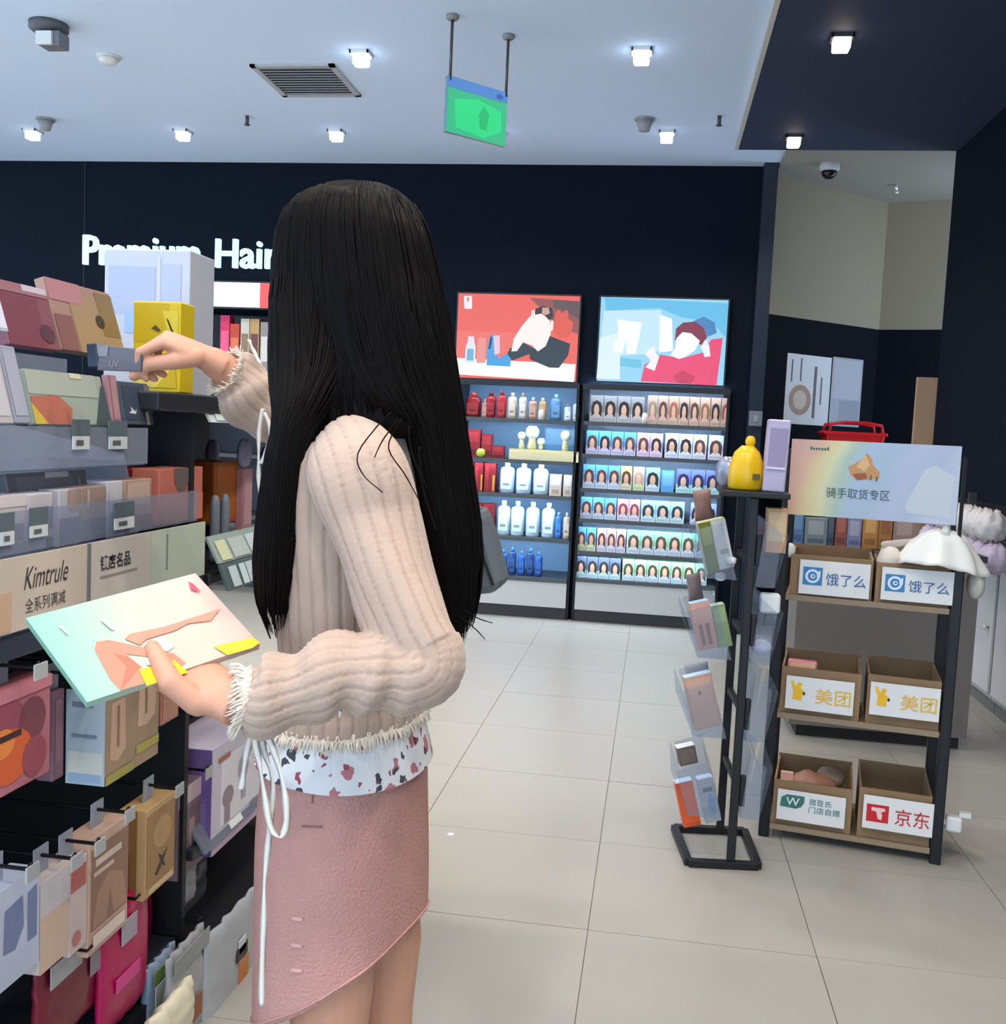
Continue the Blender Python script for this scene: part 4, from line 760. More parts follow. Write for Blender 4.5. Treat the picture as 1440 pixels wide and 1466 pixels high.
# top step
product('flat_pack', 'white edged flat pack at the start of the top step', 'pack', -20, 14, 386, 470, -1.065, .012, (206, 206, 220), [((220, 220, 232), rect(.05, .05, .95, .95))], .30)
product('flat_pack', 'dusty maroon flat pack on the top acrylic step', 'pack', 15, 88, 398, 492, -1.075, .02, (136, 82, 92), [((126, 66, 80), rect(0, 0, .75, .8)), ((160, 110, 116), rect(.0, .84, 1, 1)), ((206, 190, 200), rect(.5, .9, 1, 1)), ((92, 56, 70), ell(.8, .25, .15, .15))], .30)
product('flat_pack', 'tan and pink flat pack with a dark motif on the top step', 'pack', 90, 182, 396, 500, -1.075, .02, (170, 132, 116), [((168, 138, 104), rect(.28, .0, 1, .86)), ((186, 128, 132), rect(0, .7, .5, 1)), ((140, 112, 70), rect(.72, .3, 1, .95)), ((60, 46, 44), ell(.7, .5, .07, .1)), ((136, 90, 88), rect(0, 0, .25, .5))], .30)
# middle step
product('flat_pack', 'pale grey card pack at the start of the middle step', 'pack', -20, 22, 492, 606, -.962, .012, (178, 172, 172), [((190, 186, 188), rect(.1, .1, .9, .9))], .25)
product('flat_pack', 'silver grey slim pack beside the pale card on the middle step', 'pack', 23, 46, 494, 606, -.965, .012, (150, 150, 164), [((164, 164, 178), rect(.1, .1, .9, .95))], .25)
product('flat_pack', 'mint flat pack with orange corner on the middle acrylic step', 'pack', 50, 160, 528, 607, -.968, .014, (150, 160, 146), [((164, 170, 156), rect(0, .55, .9, 1)), ((176, 104, 84), [(.05, 0), (.0, .5), (.35, .55), (.5, .3), (.45, 0)]), ((198, 168, 72), [(0, 0), (0, .4), (.16, 0)]), ((206, 200, 170), rect(.55, .9, .7, 1.0)), ((70, 84, 84), [(.78, 0), (.96, .8), (1, .8), (1, 0)])], .25)
product('flat_pack', 'thin dusty pink pack on edge beside the mint pack', 'pack', 162, 176, 536, 607, -.965, .012, (162, 118, 124), [((176, 134, 138), rect(.2, .1, .8, .95))], .15)
product('flat_pack', 'slate blue flat pack with white script on the middle step', 'pack', 178, 222, 545, 607, -.968, .014, (74, 84, 98), [((62, 72, 86), rect(.1, .1, .7, .9)), ((206, 210, 210), [(.2, .26), (.3, .32), (.28, .42), (.4, .3), (.46, .36), (.42, .24)]), ((196, 190, 176), rect(.74, .0, .84, .3)), ((110, 108, 120), rect(.8, .3, 1, .95))], .2)
product('flat_pack', 'small dark blue box behind the mint pack on the middle step', 'pack', 140, 156, 491, 525, -1.02, .02, (56, 68, 86), [((150, 158, 168), rect(0, .55, 1, 1))], .1)
# lower step packs
product('clear_bag', 'grey translucent plastic bag on the lower acrylic step', 'bag', 18, 132, 679, 740, -.985, .02, (110, 110, 112), [((124, 124, 128), rect(.1, .1, .8, .9)), ((196, 196, 190), rect(.45, .84, .75, .98)), ((160, 162, 168), [(.86, .2), (.92, .2), (.88, .9)])], .2, .25)
product('small_box', 'white and pink small box on the lower step', 'box', -10, 38, 712, 796, -.955, .05, (206, 192, 192), [((220, 206, 204), rect(0, .8, 1, 1)), ((120, 118, 150), rect(.2, .2, .9, .5)), ((160, 156, 176), rect(0, .0, 1, .16))])
product('small_box', 'white small box with a violet band on the lower step', 'box', 39, 76, 708, 790, -.955, .05, (206, 198, 200), [((112, 112, 146), rect(.3, .35, 1, .75)), ((200, 196, 210), rect(.3, .45, .7, .55)), ((40, 42, 54), rect(.7, 0, 1, .2))])
product('small_box', 'white sided box with a tan glossy top on the lower step', 'box', 84, 115, 702, 784, -.955, .05, (196, 190, 192), [((112, 122, 150), rect(0, .05, 1, .5)), ((178, 150, 136), rect(.4, .6, 1, 1))])
product('small_box', 'tan glossy box with blue band beside the white sided box', 'box', 116, 152, 698, 778, -.955, .05, (178, 150, 136), [((104, 112, 146), rect(0, 0, 1, .42)), ((206, 190, 180), rect(.2, .6, .3, .95)), ((60, 56, 66), rect(.55, 0, 1, .1))])
product('small_box', 'white and tan box above the green and white price tag', 'box', 153, 176, 690, 772, -.955, .05, (206, 202, 204), [((180, 182, 196), rect(.1, .1, .9, .45))])
product('small_box', 'tan striped box between white box and red boxes', 'box', 177, 217, 688, 762, -.955, .05, (186, 152, 132), [((206, 176, 158), rect(.1, .5, .9, .95)), ((150, 108, 110), rect(0, 0, 1, .3))])
product('small_box', 'bright red carton standing behind the tan striped box', 'box', 178, 198, 672, 742, -1.03, .05, (172, 62, 46), [((190, 80, 60), rect(.15, .2, .8, .9))])
product('small_box', 'second bright red carton next to the salmon tray box', 'box', 200, 224, 670, 742, -1.03, .05, (168, 58, 44), [((186, 76, 58), rect(.15, .2, .8, .9))])
product('tray_box', 'salmon tray box with a round cutout on the lower step', 'box', 228, 290, 672, 752, -.965, .06, (198, 112, 92), [((206, 124, 102), rect(.05, .0, 1, .5)), ((110, 96, 94), [(.3, 1), (.32, .72), (.42, .56), (.55, .56), (.64, .72), (.66, 1)])])
# unit beyond the divider
bx = thing('display_box', 'large white box with pale blue printing on the black shelf', 'box', (-1.1, 2.0, 1.363))
XR = -1.0
def cbox(t, nm, pl, pc, pr, pt, X, c, zb, cs=None):      # -Y face spans pl..pc, +X face pc..pr
    C0 = at_x(pc, 500, X); zt = at_x(pc, pt, X).z; xl = at_y(pl, 500, C0.y).x; y1 = at_x(pr, 500, X).y
    o = MB().box(xl, X, C0.y, y1, zb, zt).build(nm, mat(c, .4), t, bevel=.003); return xl, X, C0.y, y1, zb, zt
g = cbox(bx, 'carton', 148, 270, 305, 357, -1.02, (206, 206, 216), 1.364)
flat('print', bx, (g[0], g[2], g[4]), XA, ZA, g[1]-g[0], g[5]-g[4], [((186, 192, 216), rect(.05, .55, .6, .88)), ((190, 196, 220), rect(.66, .5, .9, .9)), ((168, 196, 236), rect(.25, .42, .62, .58)), ((214, 214, 222), rect(.62, .42, .66, .95))])
yb = thing('display_box', 'yellow box with a window flap in front of the white box', 'box', (-1.0, 1.9, 1.363))
g2 = cbox(yb, 'carton', 190, 258, 278, 432, -.965, (222, 190, 14), 1.364)
flat('print', yb, (g2[0], g2[2], g2[4]), XA, ZA, g2[1]-g2[0], g2[5]-g2[4], [((206, 172, 10), rect(.02, .55, .75, .98)), ((226, 200, 60), [(.62, .9), (.95, .9), (.95, .5), (.8, .5)]), ((90, 76, 24), [(.38, .70), (.48, .74), (.60, .68), (.54, .66)]), ((64, 54, 22), [(.7, .82), (.75, .8), (.9, .62), (.86, .6)]), ((232, 206, 90), rect(.1, .05, .9, .3)), ((210, 178, 20), [(.5, .05), (.9, .3), (.95, .05)])])
product('orange_box', 'plain orange carton on the shelf beyond the divider', 'box', 306, 340, 662, 752, -1.05, .10, (196, 106, 36), [((206, 118, 44), rect(.1, .05, .9, .95))], side=[((176, 92, 30), rect(.05, .05, .95, .95))])
for p, l in ((302, 'first'), (316, 'second')):
    X = -.985; c0 = at_x(p+5, 762, X); o = MB(); z0 = .986; o.lathe([(.011, z0), (.012, z0+.02), (.011, z0+.13), (.008, z0+.15), (.003, z0+.155)], (X, c0.y, 0), 12); o = o.build('grey_tube', mat((122, 128, 138), .35), None, True); tag(o, l+' slim grey tube standing in front of the orange carton', 'tube')
    MB().lathe([(.0125, .986), (.0125, 1.0), (.0115, 1.0015)], (X, c0.y, 0), 12).build('cap', mat((90, 94, 102), .4), o, True)
def brush(lab, px, py, X, c, top, r=.035):
    q = at_x(px, py, X); t = thing('hair_brush', lab, 'brush', (X, q.y, .986))
    MB().box(X-.02, X, q.y-.03, q.y+.03, .986, q.z-.03).build('box', mat(c, .4), t, bevel=.002); MB().ball((X-.012, q.y, q.z+.01), r, 16, 0, (.4, 1, 1.15)).build('brush_head', mat(top, .4), t, True)
    flat('print', t, (X, q.y-.03, .986), YA, ZA, .06, q.z-.03-.986, [((226, 176, 180), rect(.1, .3, .9, .9)), ((160, 110, 120), rect(.2, .15, .8, .25))])
brush('pink boxed brush with a lilac round head beyond the divider', 356, 655, -1.03, (206, 150, 156), (170, 164, 196)); brush('darker boxed brush with a dim lilac head behind the orange carton', 310, 655, -1.16, (150, 90, 60), (110, 106, 140))
brush('red boxed brush with a blue oval head beside the pink one', 388, 668, -1.03, (150, 62, 62), (96, 124, 186), .042)
# row under the sign strip
product('pink_pack', 'dusty pink carton with an orange floral print under the shelf', 'box', -30, 72, 1003, 1160, -.935, .06, (178, 106, 118), [((150, 74, 90), ell(.35, .6, .3, .3)), ((120, 64, 76), ell(.72, .62, .2, .22)), ((206, 92, 48), ell(.4, .35, .32, .26)), ((224, 132, 60), ell(.3, .5, .16, .14)), ((150, 70, 84), ell(.75, .25, .18, .2)), ((60, 36, 40), rect(.1, .52, .55, .58)), ((196, 120, 130), rect(0, .88, 1, 1))], hang=True, side=[((150, 86, 98), rect(0, 0, 1, 1))])
product('mauve_bag', 'dull mauve bag hanging behind the pink carton', 'bag', 75, 92, 992, 1120, -.975, .03, (126, 92, 106), [((140, 104, 118), rect(.2, .2, .8, .9))], hang=True)
product('mask_pack', 'pale blue sided carton with tan skin picture under the shelf', 'box', 150, 226, 992, 1126, -.94, .075, (186, 166, 140), [((168, 140, 112), rect(0, 0, 1, 1)), ((206, 168, 138), [(.08, .25), (.1, .85), (.34, .85), (.36, .3), (.22, .2)]), ((214, 178, 148), [(.58, .45), (.6, .95), (.95, .95), (.92, .5), (.75, .42)]), ((150, 112, 86), rect(.2, .35, .24, .8)), ((150, 112, 86), rect(.72, .55, .76, .92)), ((178, 166, 78), rect(.55, .14, 1, .24)), ((170, 160, 80), rect(0, .0, .5, .1))], hang=True, side=[((176, 192, 204), rect(0, 0, 1, 1)), ((120, 134, 150), rect(.15, .82, .7, .88)), ((120, 140, 160), rect(.15, .5, .8, .54)), ((206, 208, 200), rect(.05, .12, .95, .35)), ((150, 176, 204), rect(.1, .03, .9, .12))])
product('salmon_pack', 'plain salmon carton hanging beside the skin picture carton', 'box', 230, 256, 990, 1040, -.965, .04, (196, 134, 112), [((206, 146, 124), rect(.1, .1, .9, .9))], hang=True)
pu = product('purple_box', 'purple carton with white appliance picture on the low shelf', 'box', 302, 378, 1076, 1226, -.945, .135, (206, 196, 214), [((200, 194, 210), rect(0, 0, 1, 1)), ((226, 222, 230), rect(.15, .2, .9, .85)), ((150, 130, 140), ell(.28, .45, .1, .1)), ((150, 130, 140), rect(.22, .2, .32, .45)), ((170, 160, 176), ell(.55, .62, .1, .13)), ((170, 160, 176), rect(.52, .3, .6, .6)), ((168, 104, 70), rect(.1, .83, .3, .88)), ((130, 124, 140), rect(.7, .12, .95, .2)), ((192, 166, 196), rect(0, 0, 1, .1))], side=[((112, 88, 146), rect(0, 0, 1, 1)), ((126, 102, 160), rect(.1, .1, .9, .5))])
MB().box(-1.08, -.947, 2.05, 2.34, .586, .588)
# lower hanging row
product('hosiery_pack', 'white and blue carton with leg silhouettes in the hanging row', 'box', -35, 55, 1302, 1452, -.93, .05, (186, 196, 216), [((196, 204, 222), rect(0, 0, 1, 1)), ((120, 132, 170), [(.40, .35), (.42, .78), (.72, .82), (.74, .5), (.6, .32)]), ((120, 132, 170), [(.8, .3), (.8, .8), (.96, .84), (.96, .3)]), ((90, 96, 120), ell(.25, .55, .03, .02)), ((214, 186, 190), rect(0, .1, .3, .16))], hang=True, side=[((180, 190, 210), rect(0, 0, 1, 1))])
product('hosiery_pack', 'white and beige plain carton in the hanging row', 'box', 56, 98, 1268, 1398, -.93, .05, (206, 192, 184), [((214, 184, 160), rect(0, 0, 1, .62)), ((206, 198, 198), rect(0, .62, 1, 1))], hang=True)
product('hosiery_pack', 'pale pink carton with a red square in the hanging row', 'box', 99, 125, 1240, 1372, -.93, .05, (214, 192, 184), [((186, 96, 90), rect(.05, .68, .9, .92)), ((196, 120, 112), ell(.4, .15, .25, .08))], hang=True)
product('hosiery_pack', 'brown framed carton with a hip picture in the hanging row', 'box', 126, 183, 1206, 1372, -.93, .05, (206, 170, 148), [((150, 112, 92), rect(.06, .2, .97, .9)), ((176, 136, 110), [(.1, .22), (.2, .5), (.5, .62), (.85, .52), (.95, .22), (.62, .22), (.52, .48), (.44, .22)]), ((220, 196, 178), rect(.15, .74, .8, .80)), ((214, 190, 170), rect(.1, .66, .6, .70)), ((236, 214, 196), rect(.1, .05, .9, .16))], hang=True)
product('hosiery_pack', 'golden tan framed carton with a dark flower in the hanging row', 'box', 207, 250, 1164, 1290, -.93, .055, (196, 158, 108), [((166, 126, 78), rect(.06, .12, .97, .92)), ((190, 150, 98), ell(.55, .65, .3, .18)), ((60, 40, 28), [(.3, .2), (.5, .32), (.42, .42), (.55, .36), (.75, .42), (.6, .3), (.68, .2), (.54, .26), (.4, .18)]), ((220, 188, 140), rect(.1, .03, .9, .1))], hang=True, side=[((150, 104, 62), rect(0, 0, 1, 1)), ((196, 160, 112), rect(.7, 0, 1, 1))])
product('hosiery_pack', 'mauve carton with a pale top at the end of the hanging row', 'box', 254, 292, 1136, 1262, -.97, .05, (134, 112, 116), [((214, 190, 196), rect(0, .8, 1, 1)), ((120, 98, 104), rect(0, .0, 1, .72)), ((166, 140, 138), rect(.4, .2, .6, .6))], hang=True)
# bottom row: soft bags
def softbag(name, lab, px0, px1, pt, pb_, X, c, shapes_c=None, th=.03, group=None, mark=None):
    Y0 = at_x(px0, (pt+pb_)/2, X).y; Y1 = at_x(px1, (pt+pb_)/2, X).y; Z1 = at_x(px0, pt, X).z; Z0 = at_x(px0, pb_, X).z
    t = thing(name, lab, 'bag', (X-th/2, (Y0+Y1)/2, Z0), 0, group); mb = MB(); nu, nv = 16, 18; R = []
    for i in range(nv+1):
        v = i/nv; k = (math.sin(math.pi*min(1, .06+v*.94))**.5)*th/2+.002; ring = []
        for j in range(2*nu):
            a = 2*math.pi*j/(2*nu); u = .5+.5*math.cos(a); fold = .0035*noise.noise(V((u*9, v*7, Y0*30)))+(.004*math.sin(u*26) if v > .8 else 0)
            ring.append(V((X-th/2+(k*abs(math.sin(a))**.7*(1 if math.sin(a) >= 0 else -1))+fold, Y0+(Y1-Y0)*u, Z0+(Z1-Z0)*v)))
        R.append(ring)
    mb.loft(R); mb.build('bag_body', mat(c, .3, spec=.6), t, True)
    if shapes_c:
        for nm, cc, u0, u1, v0, v1 in shapes_c:
            m2 = MB(); 
            ys = Y0+(Y1-Y0)*u0, Y0+(Y1-Y0)*u1; zs = Z0+(Z1-Z0)*v0, Z0+(Z1-Z0)*v1
            m2.box(X+.002, X+.0045, ys[0], ys[1], zs[0], zs[1]).build(nm, mat(cc, .35), t, bevel=.001)
    return t
softbag('snack_bag', 'glossy magenta bag with pink script in the bottom row', 150, 216, 1318, 1490, -.94, (186, 14, 84), (('pink_print', (226, 70, 140), .2, .7, .3, .42), ('grey_label', (170, 160, 170), .3, .62, .66, .86)))
softbag('snack_bag', 'dark crimson bag hanging behind the magenta bag', 180, 222, 1285, 1400, -1.02, (140, 12, 60))
softbag('snack_bag', 'deep red bag with a grey label at the bottom row start', 60, 146, 1392, 1520, -.955, (120, 22, 44), (('grey_label', (150, 140, 146), .75, .98, .45, .95), ('silver_top', (178, 176, 176), .1, .6, .72, .98)))
softbag('sachet_bag', 'blue and white sachet bag with a green corner', 216, 256, 1392, 1500, -.95, (150, 168, 190), (('cream_band', (226, 224, 206), .1, .9, .45, .75), ('green_corner', (120, 150, 70), .05, .6, .78, .95)))
softbag('sachet_bag', 'cream white puffy pouch in front of the bottom row', 222, 286, 1476, 1560, -.875, (232, 222, 190), None, .05)
softbag('silver_bag', 'silver bag with an orange bird print beside the skirt', 298, 368, 1352, 1530, -.895, (176, 178, 182), (('orange_print', (206, 122, 50), .55, .75, .35, .55), ('black_print', (36, 34, 36), .5, .72, .57, .68), ('white_print', (216, 218, 222), .54, .68, .62, .74)))
softbag('silver_bag', 'crinkled silver bag with a brown print behind the pouch', 246, 296, 1378, 1530, -.905, (166, 166, 168), (('brown_print', (150, 84, 40), .55, .8, .2, .42), ('header', (150, 152, 150), .02, .98, .82, .98)))
softbag('grey_bag', 'dark grey bag hanging at the rear of the bottom row', 225, 300, 1300, 1400, -1.06, (92, 94, 104))
softbag('grey_bag', 'small white hanging sachet above the dark grey bag', 262, 282, 1250, 1300, -1.0, (178, 176, 182), None, .01)
for p, pt in ((335, 1330), (270, 1330), (180, 1300), (110, 1375)):
    q = at_x(p, pt, -.95); MB().tube([(-1.40, q.y, q.z+.02), (-.93, q.y, q.z+.02), (-.922, q.y, q.z+.03)], .0032, 6).build('peg_hook', BLACKM, gd, True)
# ================================================================== PERSON
def remeshed(mb, voxel, smooth=4, fac=.5):
    me = mb.mesh(); o = bpy.data.objects.new('tmp', me); COL.objects.link(o)
    r = o.modifiers.new('r', 'REMESH'); r.mode = 'VOXEL'; r.voxel_size = voxel
    s = o.modifiers.new('s', 'SMOOTH'); s.factor = fac; s.iterations = smooth
    bpy.context.view_layer.update()
    out = bpy.data.meshes.new_from_object(o.evaluated_get(bpy.context.evaluated_depsgraph_get()))
    bpy.data.objects.remove(o); return out
def link_mesh(name, me, m, parent, smooth=True):
    inv = wm(parent).inverted(); me.transform(inv); me.materials.clear(); me.materials.append(m)
    if smooth: me.polygons.foreach_set('use_smooth', [True]*len(me.polygons))
    o = bpy.data.objects.new(name, me); COL.objects.link(o); o.parent = parent; return o
PY = 1.37
pr = thing('person', 'person with long black hair in beige cardigan and pink skirt reaching to the shelf', 'person', (-.45, PY, 0))
FW = V((-.985, .17, 0)).normalized(); LT = V((-FW.y*-1, 0, 0)); LT = V((-.17, -.985, 0)).normalized()     # facing; her left is towards the aisle
def ring(c, a, b, n=40, sh=None):
    R = []
    for j in range(n):
        t = 2*math.pi*j/n; ca, sa = math.cos(t), math.sin(t)
        p = 2/2.15; x = abs(ca)**p*(1 if ca >= 0 else -1); y = abs(sa)**p*(1 if sa >= 0 else -1)
        R.append(V(c)+FW*(a*x)+LT*(b*y))
    return R
def lerp_rows(rows, n):
    out = []
    for i in range(n+1):
        t = i/n*(len(rows)-1); k = min(int(t), len(rows)-2); f = t-k
        p = [rows[max(0, k-1)], rows[k], rows[k+1], rows[min(len(rows)-1, k+2)]]
        out.append([.5*((2*p[1][q])+(-p[0][q]+p[2][q])*f+(2*p[0][q]-5*p[1][q]+4*p[2][q]-p[3][q])*f*f+(-p[0][q]+3*p[1][q]-3*p[2][q]+p[3][q])*f**3) for q in range(len(rows[0]))])
    return out
TR = [(596, 513, .050, .055), (622, 515, .070, .10), (650, 516, .083, .138), (700, 514, .088, .148), (760, 511, .090, .146), (850, 509, .086, .134), (950, 507, .080, .122), (1040, 500, .084, .130), (1130, 494, .094, .146), (1210, 493, .096, .150), (1290, 493, .094, .148)]
def trow(py, grow=0):
    for i in range(len(TR)-1):
        if TR[i][0] <= py <= TR[i+1][0]:
            f = (py-TR[i][0])/(TR[i+1][0]-TR[i][0]); r = [TR[i][q]+(TR[i+1][q]-TR[i][q])*f for q in range(4)]; break
    return ring(at_y(r[1], r[0], PY), r[2]+grow, r[3]+grow)
def hand(mb, W, f, n, t, curls, thumb, s=1.0):
    W, f, n, t = V(W), V(f), V(n), V(t)
    R = []
    for d, hw, ht in ((-.02, .026, .021), (.0, .027, .021), (.02, .033, .020), (.05, .040, .017), (.075, .041, .014), (.09, .036, .011)):
        R.append([W+f*(d*s)+t*(hw*s*math.cos(a))+n*(ht*s*math.sin(a)) for a in [2*math.pi*j/18 for j in range(18)]])
    mb.loft(R)
    for i in range(4):
        L = ((.042, .046, .043, .034)[i], (.026, .029, .027, .021)[i], (.020, .021, .020, .018)[i]); c = curls[i]
        p = W+f*((.082, .086, .083, .075)[i]*s)+t*((.029-.0192*i)*s); pts = [p-f*.02*s, p]; a = 0
        fan = t*((1.5-i)*.05)
        for k in range(3):
            a += math.radians(c[k]); d = (f+fan)*math.cos(a)-n*math.sin(a); p = p+d.normalized()*L[k]*s; pts.append(p)
        mb.tube(pts, [.0098*s, .0096*s, .0086*s, .0078*s, .0066*s], 12, 0, True)
    mb.tube(thumb, [.016*s, .0145*s, .0115*s, .0095*s][:len(thumb)], 12, 0, True)
# --- package pose (held in the left hand)
PA, PB, PC, PD = V((-.710, 1.066, 1.077)), V((-.584, 1.237, 1.115)), V((-.468, 1.174, 1.043)), V((-.595, 1.003, 1.004))
PN = V((.304, -.418, .856)).normalized()
f1 = V((-.84, .36, .24)).normalized(); E1 = PC+(PD-PC)*.42; n1 = -PN; n1 = (n1-f1*n1.dot(f1)).normalized(); t1 = f1.cross(n1)
W1 = E1-f1*.066-PN*.018
# --- right hand
W2 = at_y(306, 518, 1.60); K2 = at_y(221, 478, 1.555); f2 = (K2-W2).normalized(); n2 = V((.1, -.25, 1)); n2 = (n2-f2*n2.dot(f2)).normalized(); t2 = -(f2.cross(n2))
body = MB()
body.loft([trow(p, -.012) for p in (600, 625, 655, 700, 760, 850, 950, 1040, 1130, 1210, 1285)])
HC = at_y(507, 398, 1.395); HF = V((-.62, .785, 0)); HS = V((-HF.y, HF.x, 0))
body.tube([at_y(512, 640, PY), at_y(511, 560, 1.38), HC+V((0, 0, -.06))], [.055, .05, .05], 16)
hr = []
for zz_, ff, ss in ((-.118, .022, .028), (-.105, .045, .045), (-.07, .066, .058), (-.03, .078, .067), (.01, .085, .073), (.05, .085, .074), (.085, .066, .058), (.105, .035, .032)):
    hr.append([HC+V((0, 0, zz_))+HF*(ff*math.cos(a)+(.014 if zz_ < -.06 else 0))+HS*(ss*math.sin(a)) for a in [2*math.pi*j/24 for j in range(24)]])
body.loft(hr)
body.tube([HC+HF*.078+ZA*.012, HC+HF*.092-ZA*.016, HC+HF*.096-ZA*.028], [.008, .010, .012], 10, 0, True)       # nose
body.tube([HC+HF*.074+HS*.02-ZA*.064, HC+HF*.084-ZA*.062, HC+HF*.074-HS*.02-ZA*.064], [.006, .008, .006], 8, 0, True)   # lips
for sgn in (-1, 1): body.ball(HC+HS*sgn*.073-HF*.005-ZA*.01, .03, 12, 0, (.5, .5, 1))                            # ears
SH1, EL1 = at_y(512, 672, 1.235), at_y(592, 938, 1.165)
SH2, EL2 = at_y(505, 668, 1.515), at_y(452, 622, 1.76)
body.tube([SH1, SH1.lerp(EL1, .5), EL1, EL1.lerp(W1, .4), W1-f1*.0], [.045, .041, .037, .036, .024], 16, 0, True)
body.tube([SH2, SH2.lerp(EL2, .5), EL2, EL2.lerp(W2, .45), W2], [.045, .041, .037, .035, .025], 16, 0, True)
th1 = [W1+f1*.022+t1*.026, E1-f1*.010+t1*.040+PN*.004, E1+f1*.022+t1*.030+PN*.0125, E1+f1*.055+t1*.016+PN*.0105]
hand(body, W1, f1, n1, t1, [(4, 10, 8), (4, 8, 6), (4, 8, 6), (4, 10, 8)], th1)
K_ = W2+f2*.085
th2 = [W2+f2*.028+t2*.024, W2+f2*.058+t2*.034-n2*.020, W2+f2*.090+t2*.030-n2*.043, at_y(192, 538, 1.535)]
hand(body, W2, f2, n2, t2, [(48, 62, 38), (58, 70, 40), (64, 74, 40), (66, 76, 40)], th2)
# legs and feet
LK = {'l': (at_y(476, 1300, 1.30), at_y(474, 1400, 1.30)), 'r': (at_y(532, 1300, 1.44), at_y(546, 1400, 1.44))}
for k_ in ('l', 'r'):
    hp, md = LK[k_]; x_, y_ = md.x, md.y
    body.tube([V((hp.x, hp.y, .74)), V((hp.x, hp.y, .64)), V((x_, y_, .54)), V((x_, y_, .44)), V((x_+.004, y_, .39)), V((x_+.016, y_, .30)), V((x_+.012, y_, .12)), V((x_+.012, y_, .045))], [.066, .066, .059, .050, .046, .047, .033, .033], 20)
    body.tube([V((x_+.03, y_, .035)), V((x_-.06, y_+.01, .03)), V((x_-.13, y_+.02, .02))], [.033, .032, .018], 14, 0, True)
def skin():
    m = mat((200, 146, 120), .5, spec=.3, var=.06, scale=14, key='skin'); b = m.node_tree.nodes['Principled BSDF']
    b.inputs['Subsurface Weight'].default_value = .12; b.inputs['Subsurface Radius'].default_value = (.01, .004, .002); return m
SKIN = skin()
bo = link_mesh('body', remeshed(body, .0033, 3, .45), SKIN, pr)
for sgn in (-1, 1):
    ey = MB().ball(HC+HF*.070+HS*sgn*.028+ZA*.006, .013, 12).build('eye', mat((236, 232, 228), .2), pr, True); MB().ball(HC+HF*.0785+HS*sgn*.028+ZA*.006, .006, 10).build('iris', mat((40, 26, 20), .2), ey, True)
    MB().tube([HC+HF*.078+HS*sgn*.012+ZA*.03, HC+HF*.078+HS*sgn*.03+ZA*.035, HC+HF*.066+HS*sgn*.046+ZA*.03], [.003, .004, .002], 6).build('eyebrow', mat((30, 22, 20), .6), pr, True)
for k_ in ('l', 'r'):
    md = LK[k_][1]; m_ = MB(); R = []
    for x, w_, h_ in ((.055, .022, .05), (.04, .034, .06), (0, .04, .075), (-.06, .044, .062), (-.12, .042, .045), (-.155, .026, .03), (-.165, .012, .02)):
        R.append([V((md.x+x+.005, md.y+w_*math.cos(a), .002+max(0, h_*(.5+.5*math.sin(a))))) for a in [2*math.pi*j/18 for j in range(18)]])
    m_.loft(R).build('shoe', mat((222, 218, 212), .5), pr, True)
# --- cardigan: torso, two sleeves, merged; ribs follow each piece
car = MB(); src = []          # src: (point, rib angle value, along, part)
def dense(R, nrib, part):
    n = len(R[0]); L = 0
    for i, r in enumerate(R):
        if i: L += (sum(r, V())/n-sum(R[i-1], V())/n).length
        for j, p in enumerate(r): src.append((p, math.cos(nrib*2*math.pi*j/n), L, part, j/n))
tor = []
rows = lerp_rows([(TR[i][0], TR[i][1], TR[i][2], TR[i][3]) for i in range(1, 8)], 60)
rows = [r for r in rows if r[0] < 1024]
def ringN(r, g, n): return ring(at_y(r[1], r[0], PY), r[2]+g, r[3]+g, n)
rows = [(600, 513, .052, .058)]+rows
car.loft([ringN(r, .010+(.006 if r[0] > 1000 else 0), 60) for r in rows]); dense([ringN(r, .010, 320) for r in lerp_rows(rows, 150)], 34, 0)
def sleeve(pts, rad, nrib, part, puff=0):
    rows = lerp_rows([tuple(p)+(r,) for p, r in zip(pts, rad)], 90)
    def rings(n):
        R = []; ref = None; P = [V(r[:3]) for r in rows]
        for i, p in enumerate(P):
            t = (P[min(i+1, len(P)-1)]-P[max(i-1, 0)]).normalized()
            if ref is None: ref = t.cross(V((0, 0, 1))).normalized()
            ref = (ref-t*ref.dot(t)).normalized(); q = t.cross(ref)
            R.append([p+(ref*math.cos(2*math.pi*j/n)+q*math.sin(2*math.pi*j/n))*rows[i][3] for j in range(n)])
        return R
    car.loft(rings(28)); dense(rings(150), nrib, part); return rings(40)
C1 = W1-f1*.012
fm = lambda t: EL1.lerp(W1, t)
s1r = sleeve([at_y(497, 648, 1.275), at_y(515, 680, 1.225), SH1.lerp(EL1, .3), SH1.lerp(EL1, .62), SH1.lerp(EL1, .88)+V((.006, 0, 0)), EL1+V((.014, 0, -.012)), fm(.16)+V((0, 0, -.012)), fm(.4), fm(.62)+V((0, 0, -.004)), fm(.80)+V((0, 0, -.006)), fm(.92)], [.050, .062, .057, .054, .052, .051, .050, .047, .045, .046, .036], 17, 1)
g2 = lambda t: EL2.lerp(W2, t)
s2r = sleeve([at_y(505, 655, 1.47), SH2, SH2.lerp(EL2, .5), EL2+V((0, .01, -.006)), g2(.3), g2(.5)+V((0, 0, -.012)), g2(.68)+V((0, 0, -.012)), g2(.78), g2(.86)], [.052, .060, .055, .055, .054, .058, .056, .046, .040], 17, 2)
cme = remeshed(car, .0031, 5, .5)
kd = kdtree.KDTree(len(src))
for i, q in enumerate(src): kd.insert(q[0], i)
kd.balance()
cme.calc_loop_triangles(); nv = len(cme.vertices); nrm = [v.normal.copy() for v in cme.vertices]; ribv = [0.0]*nv; cos_ = [v.co.copy() for v in cme.vertices]
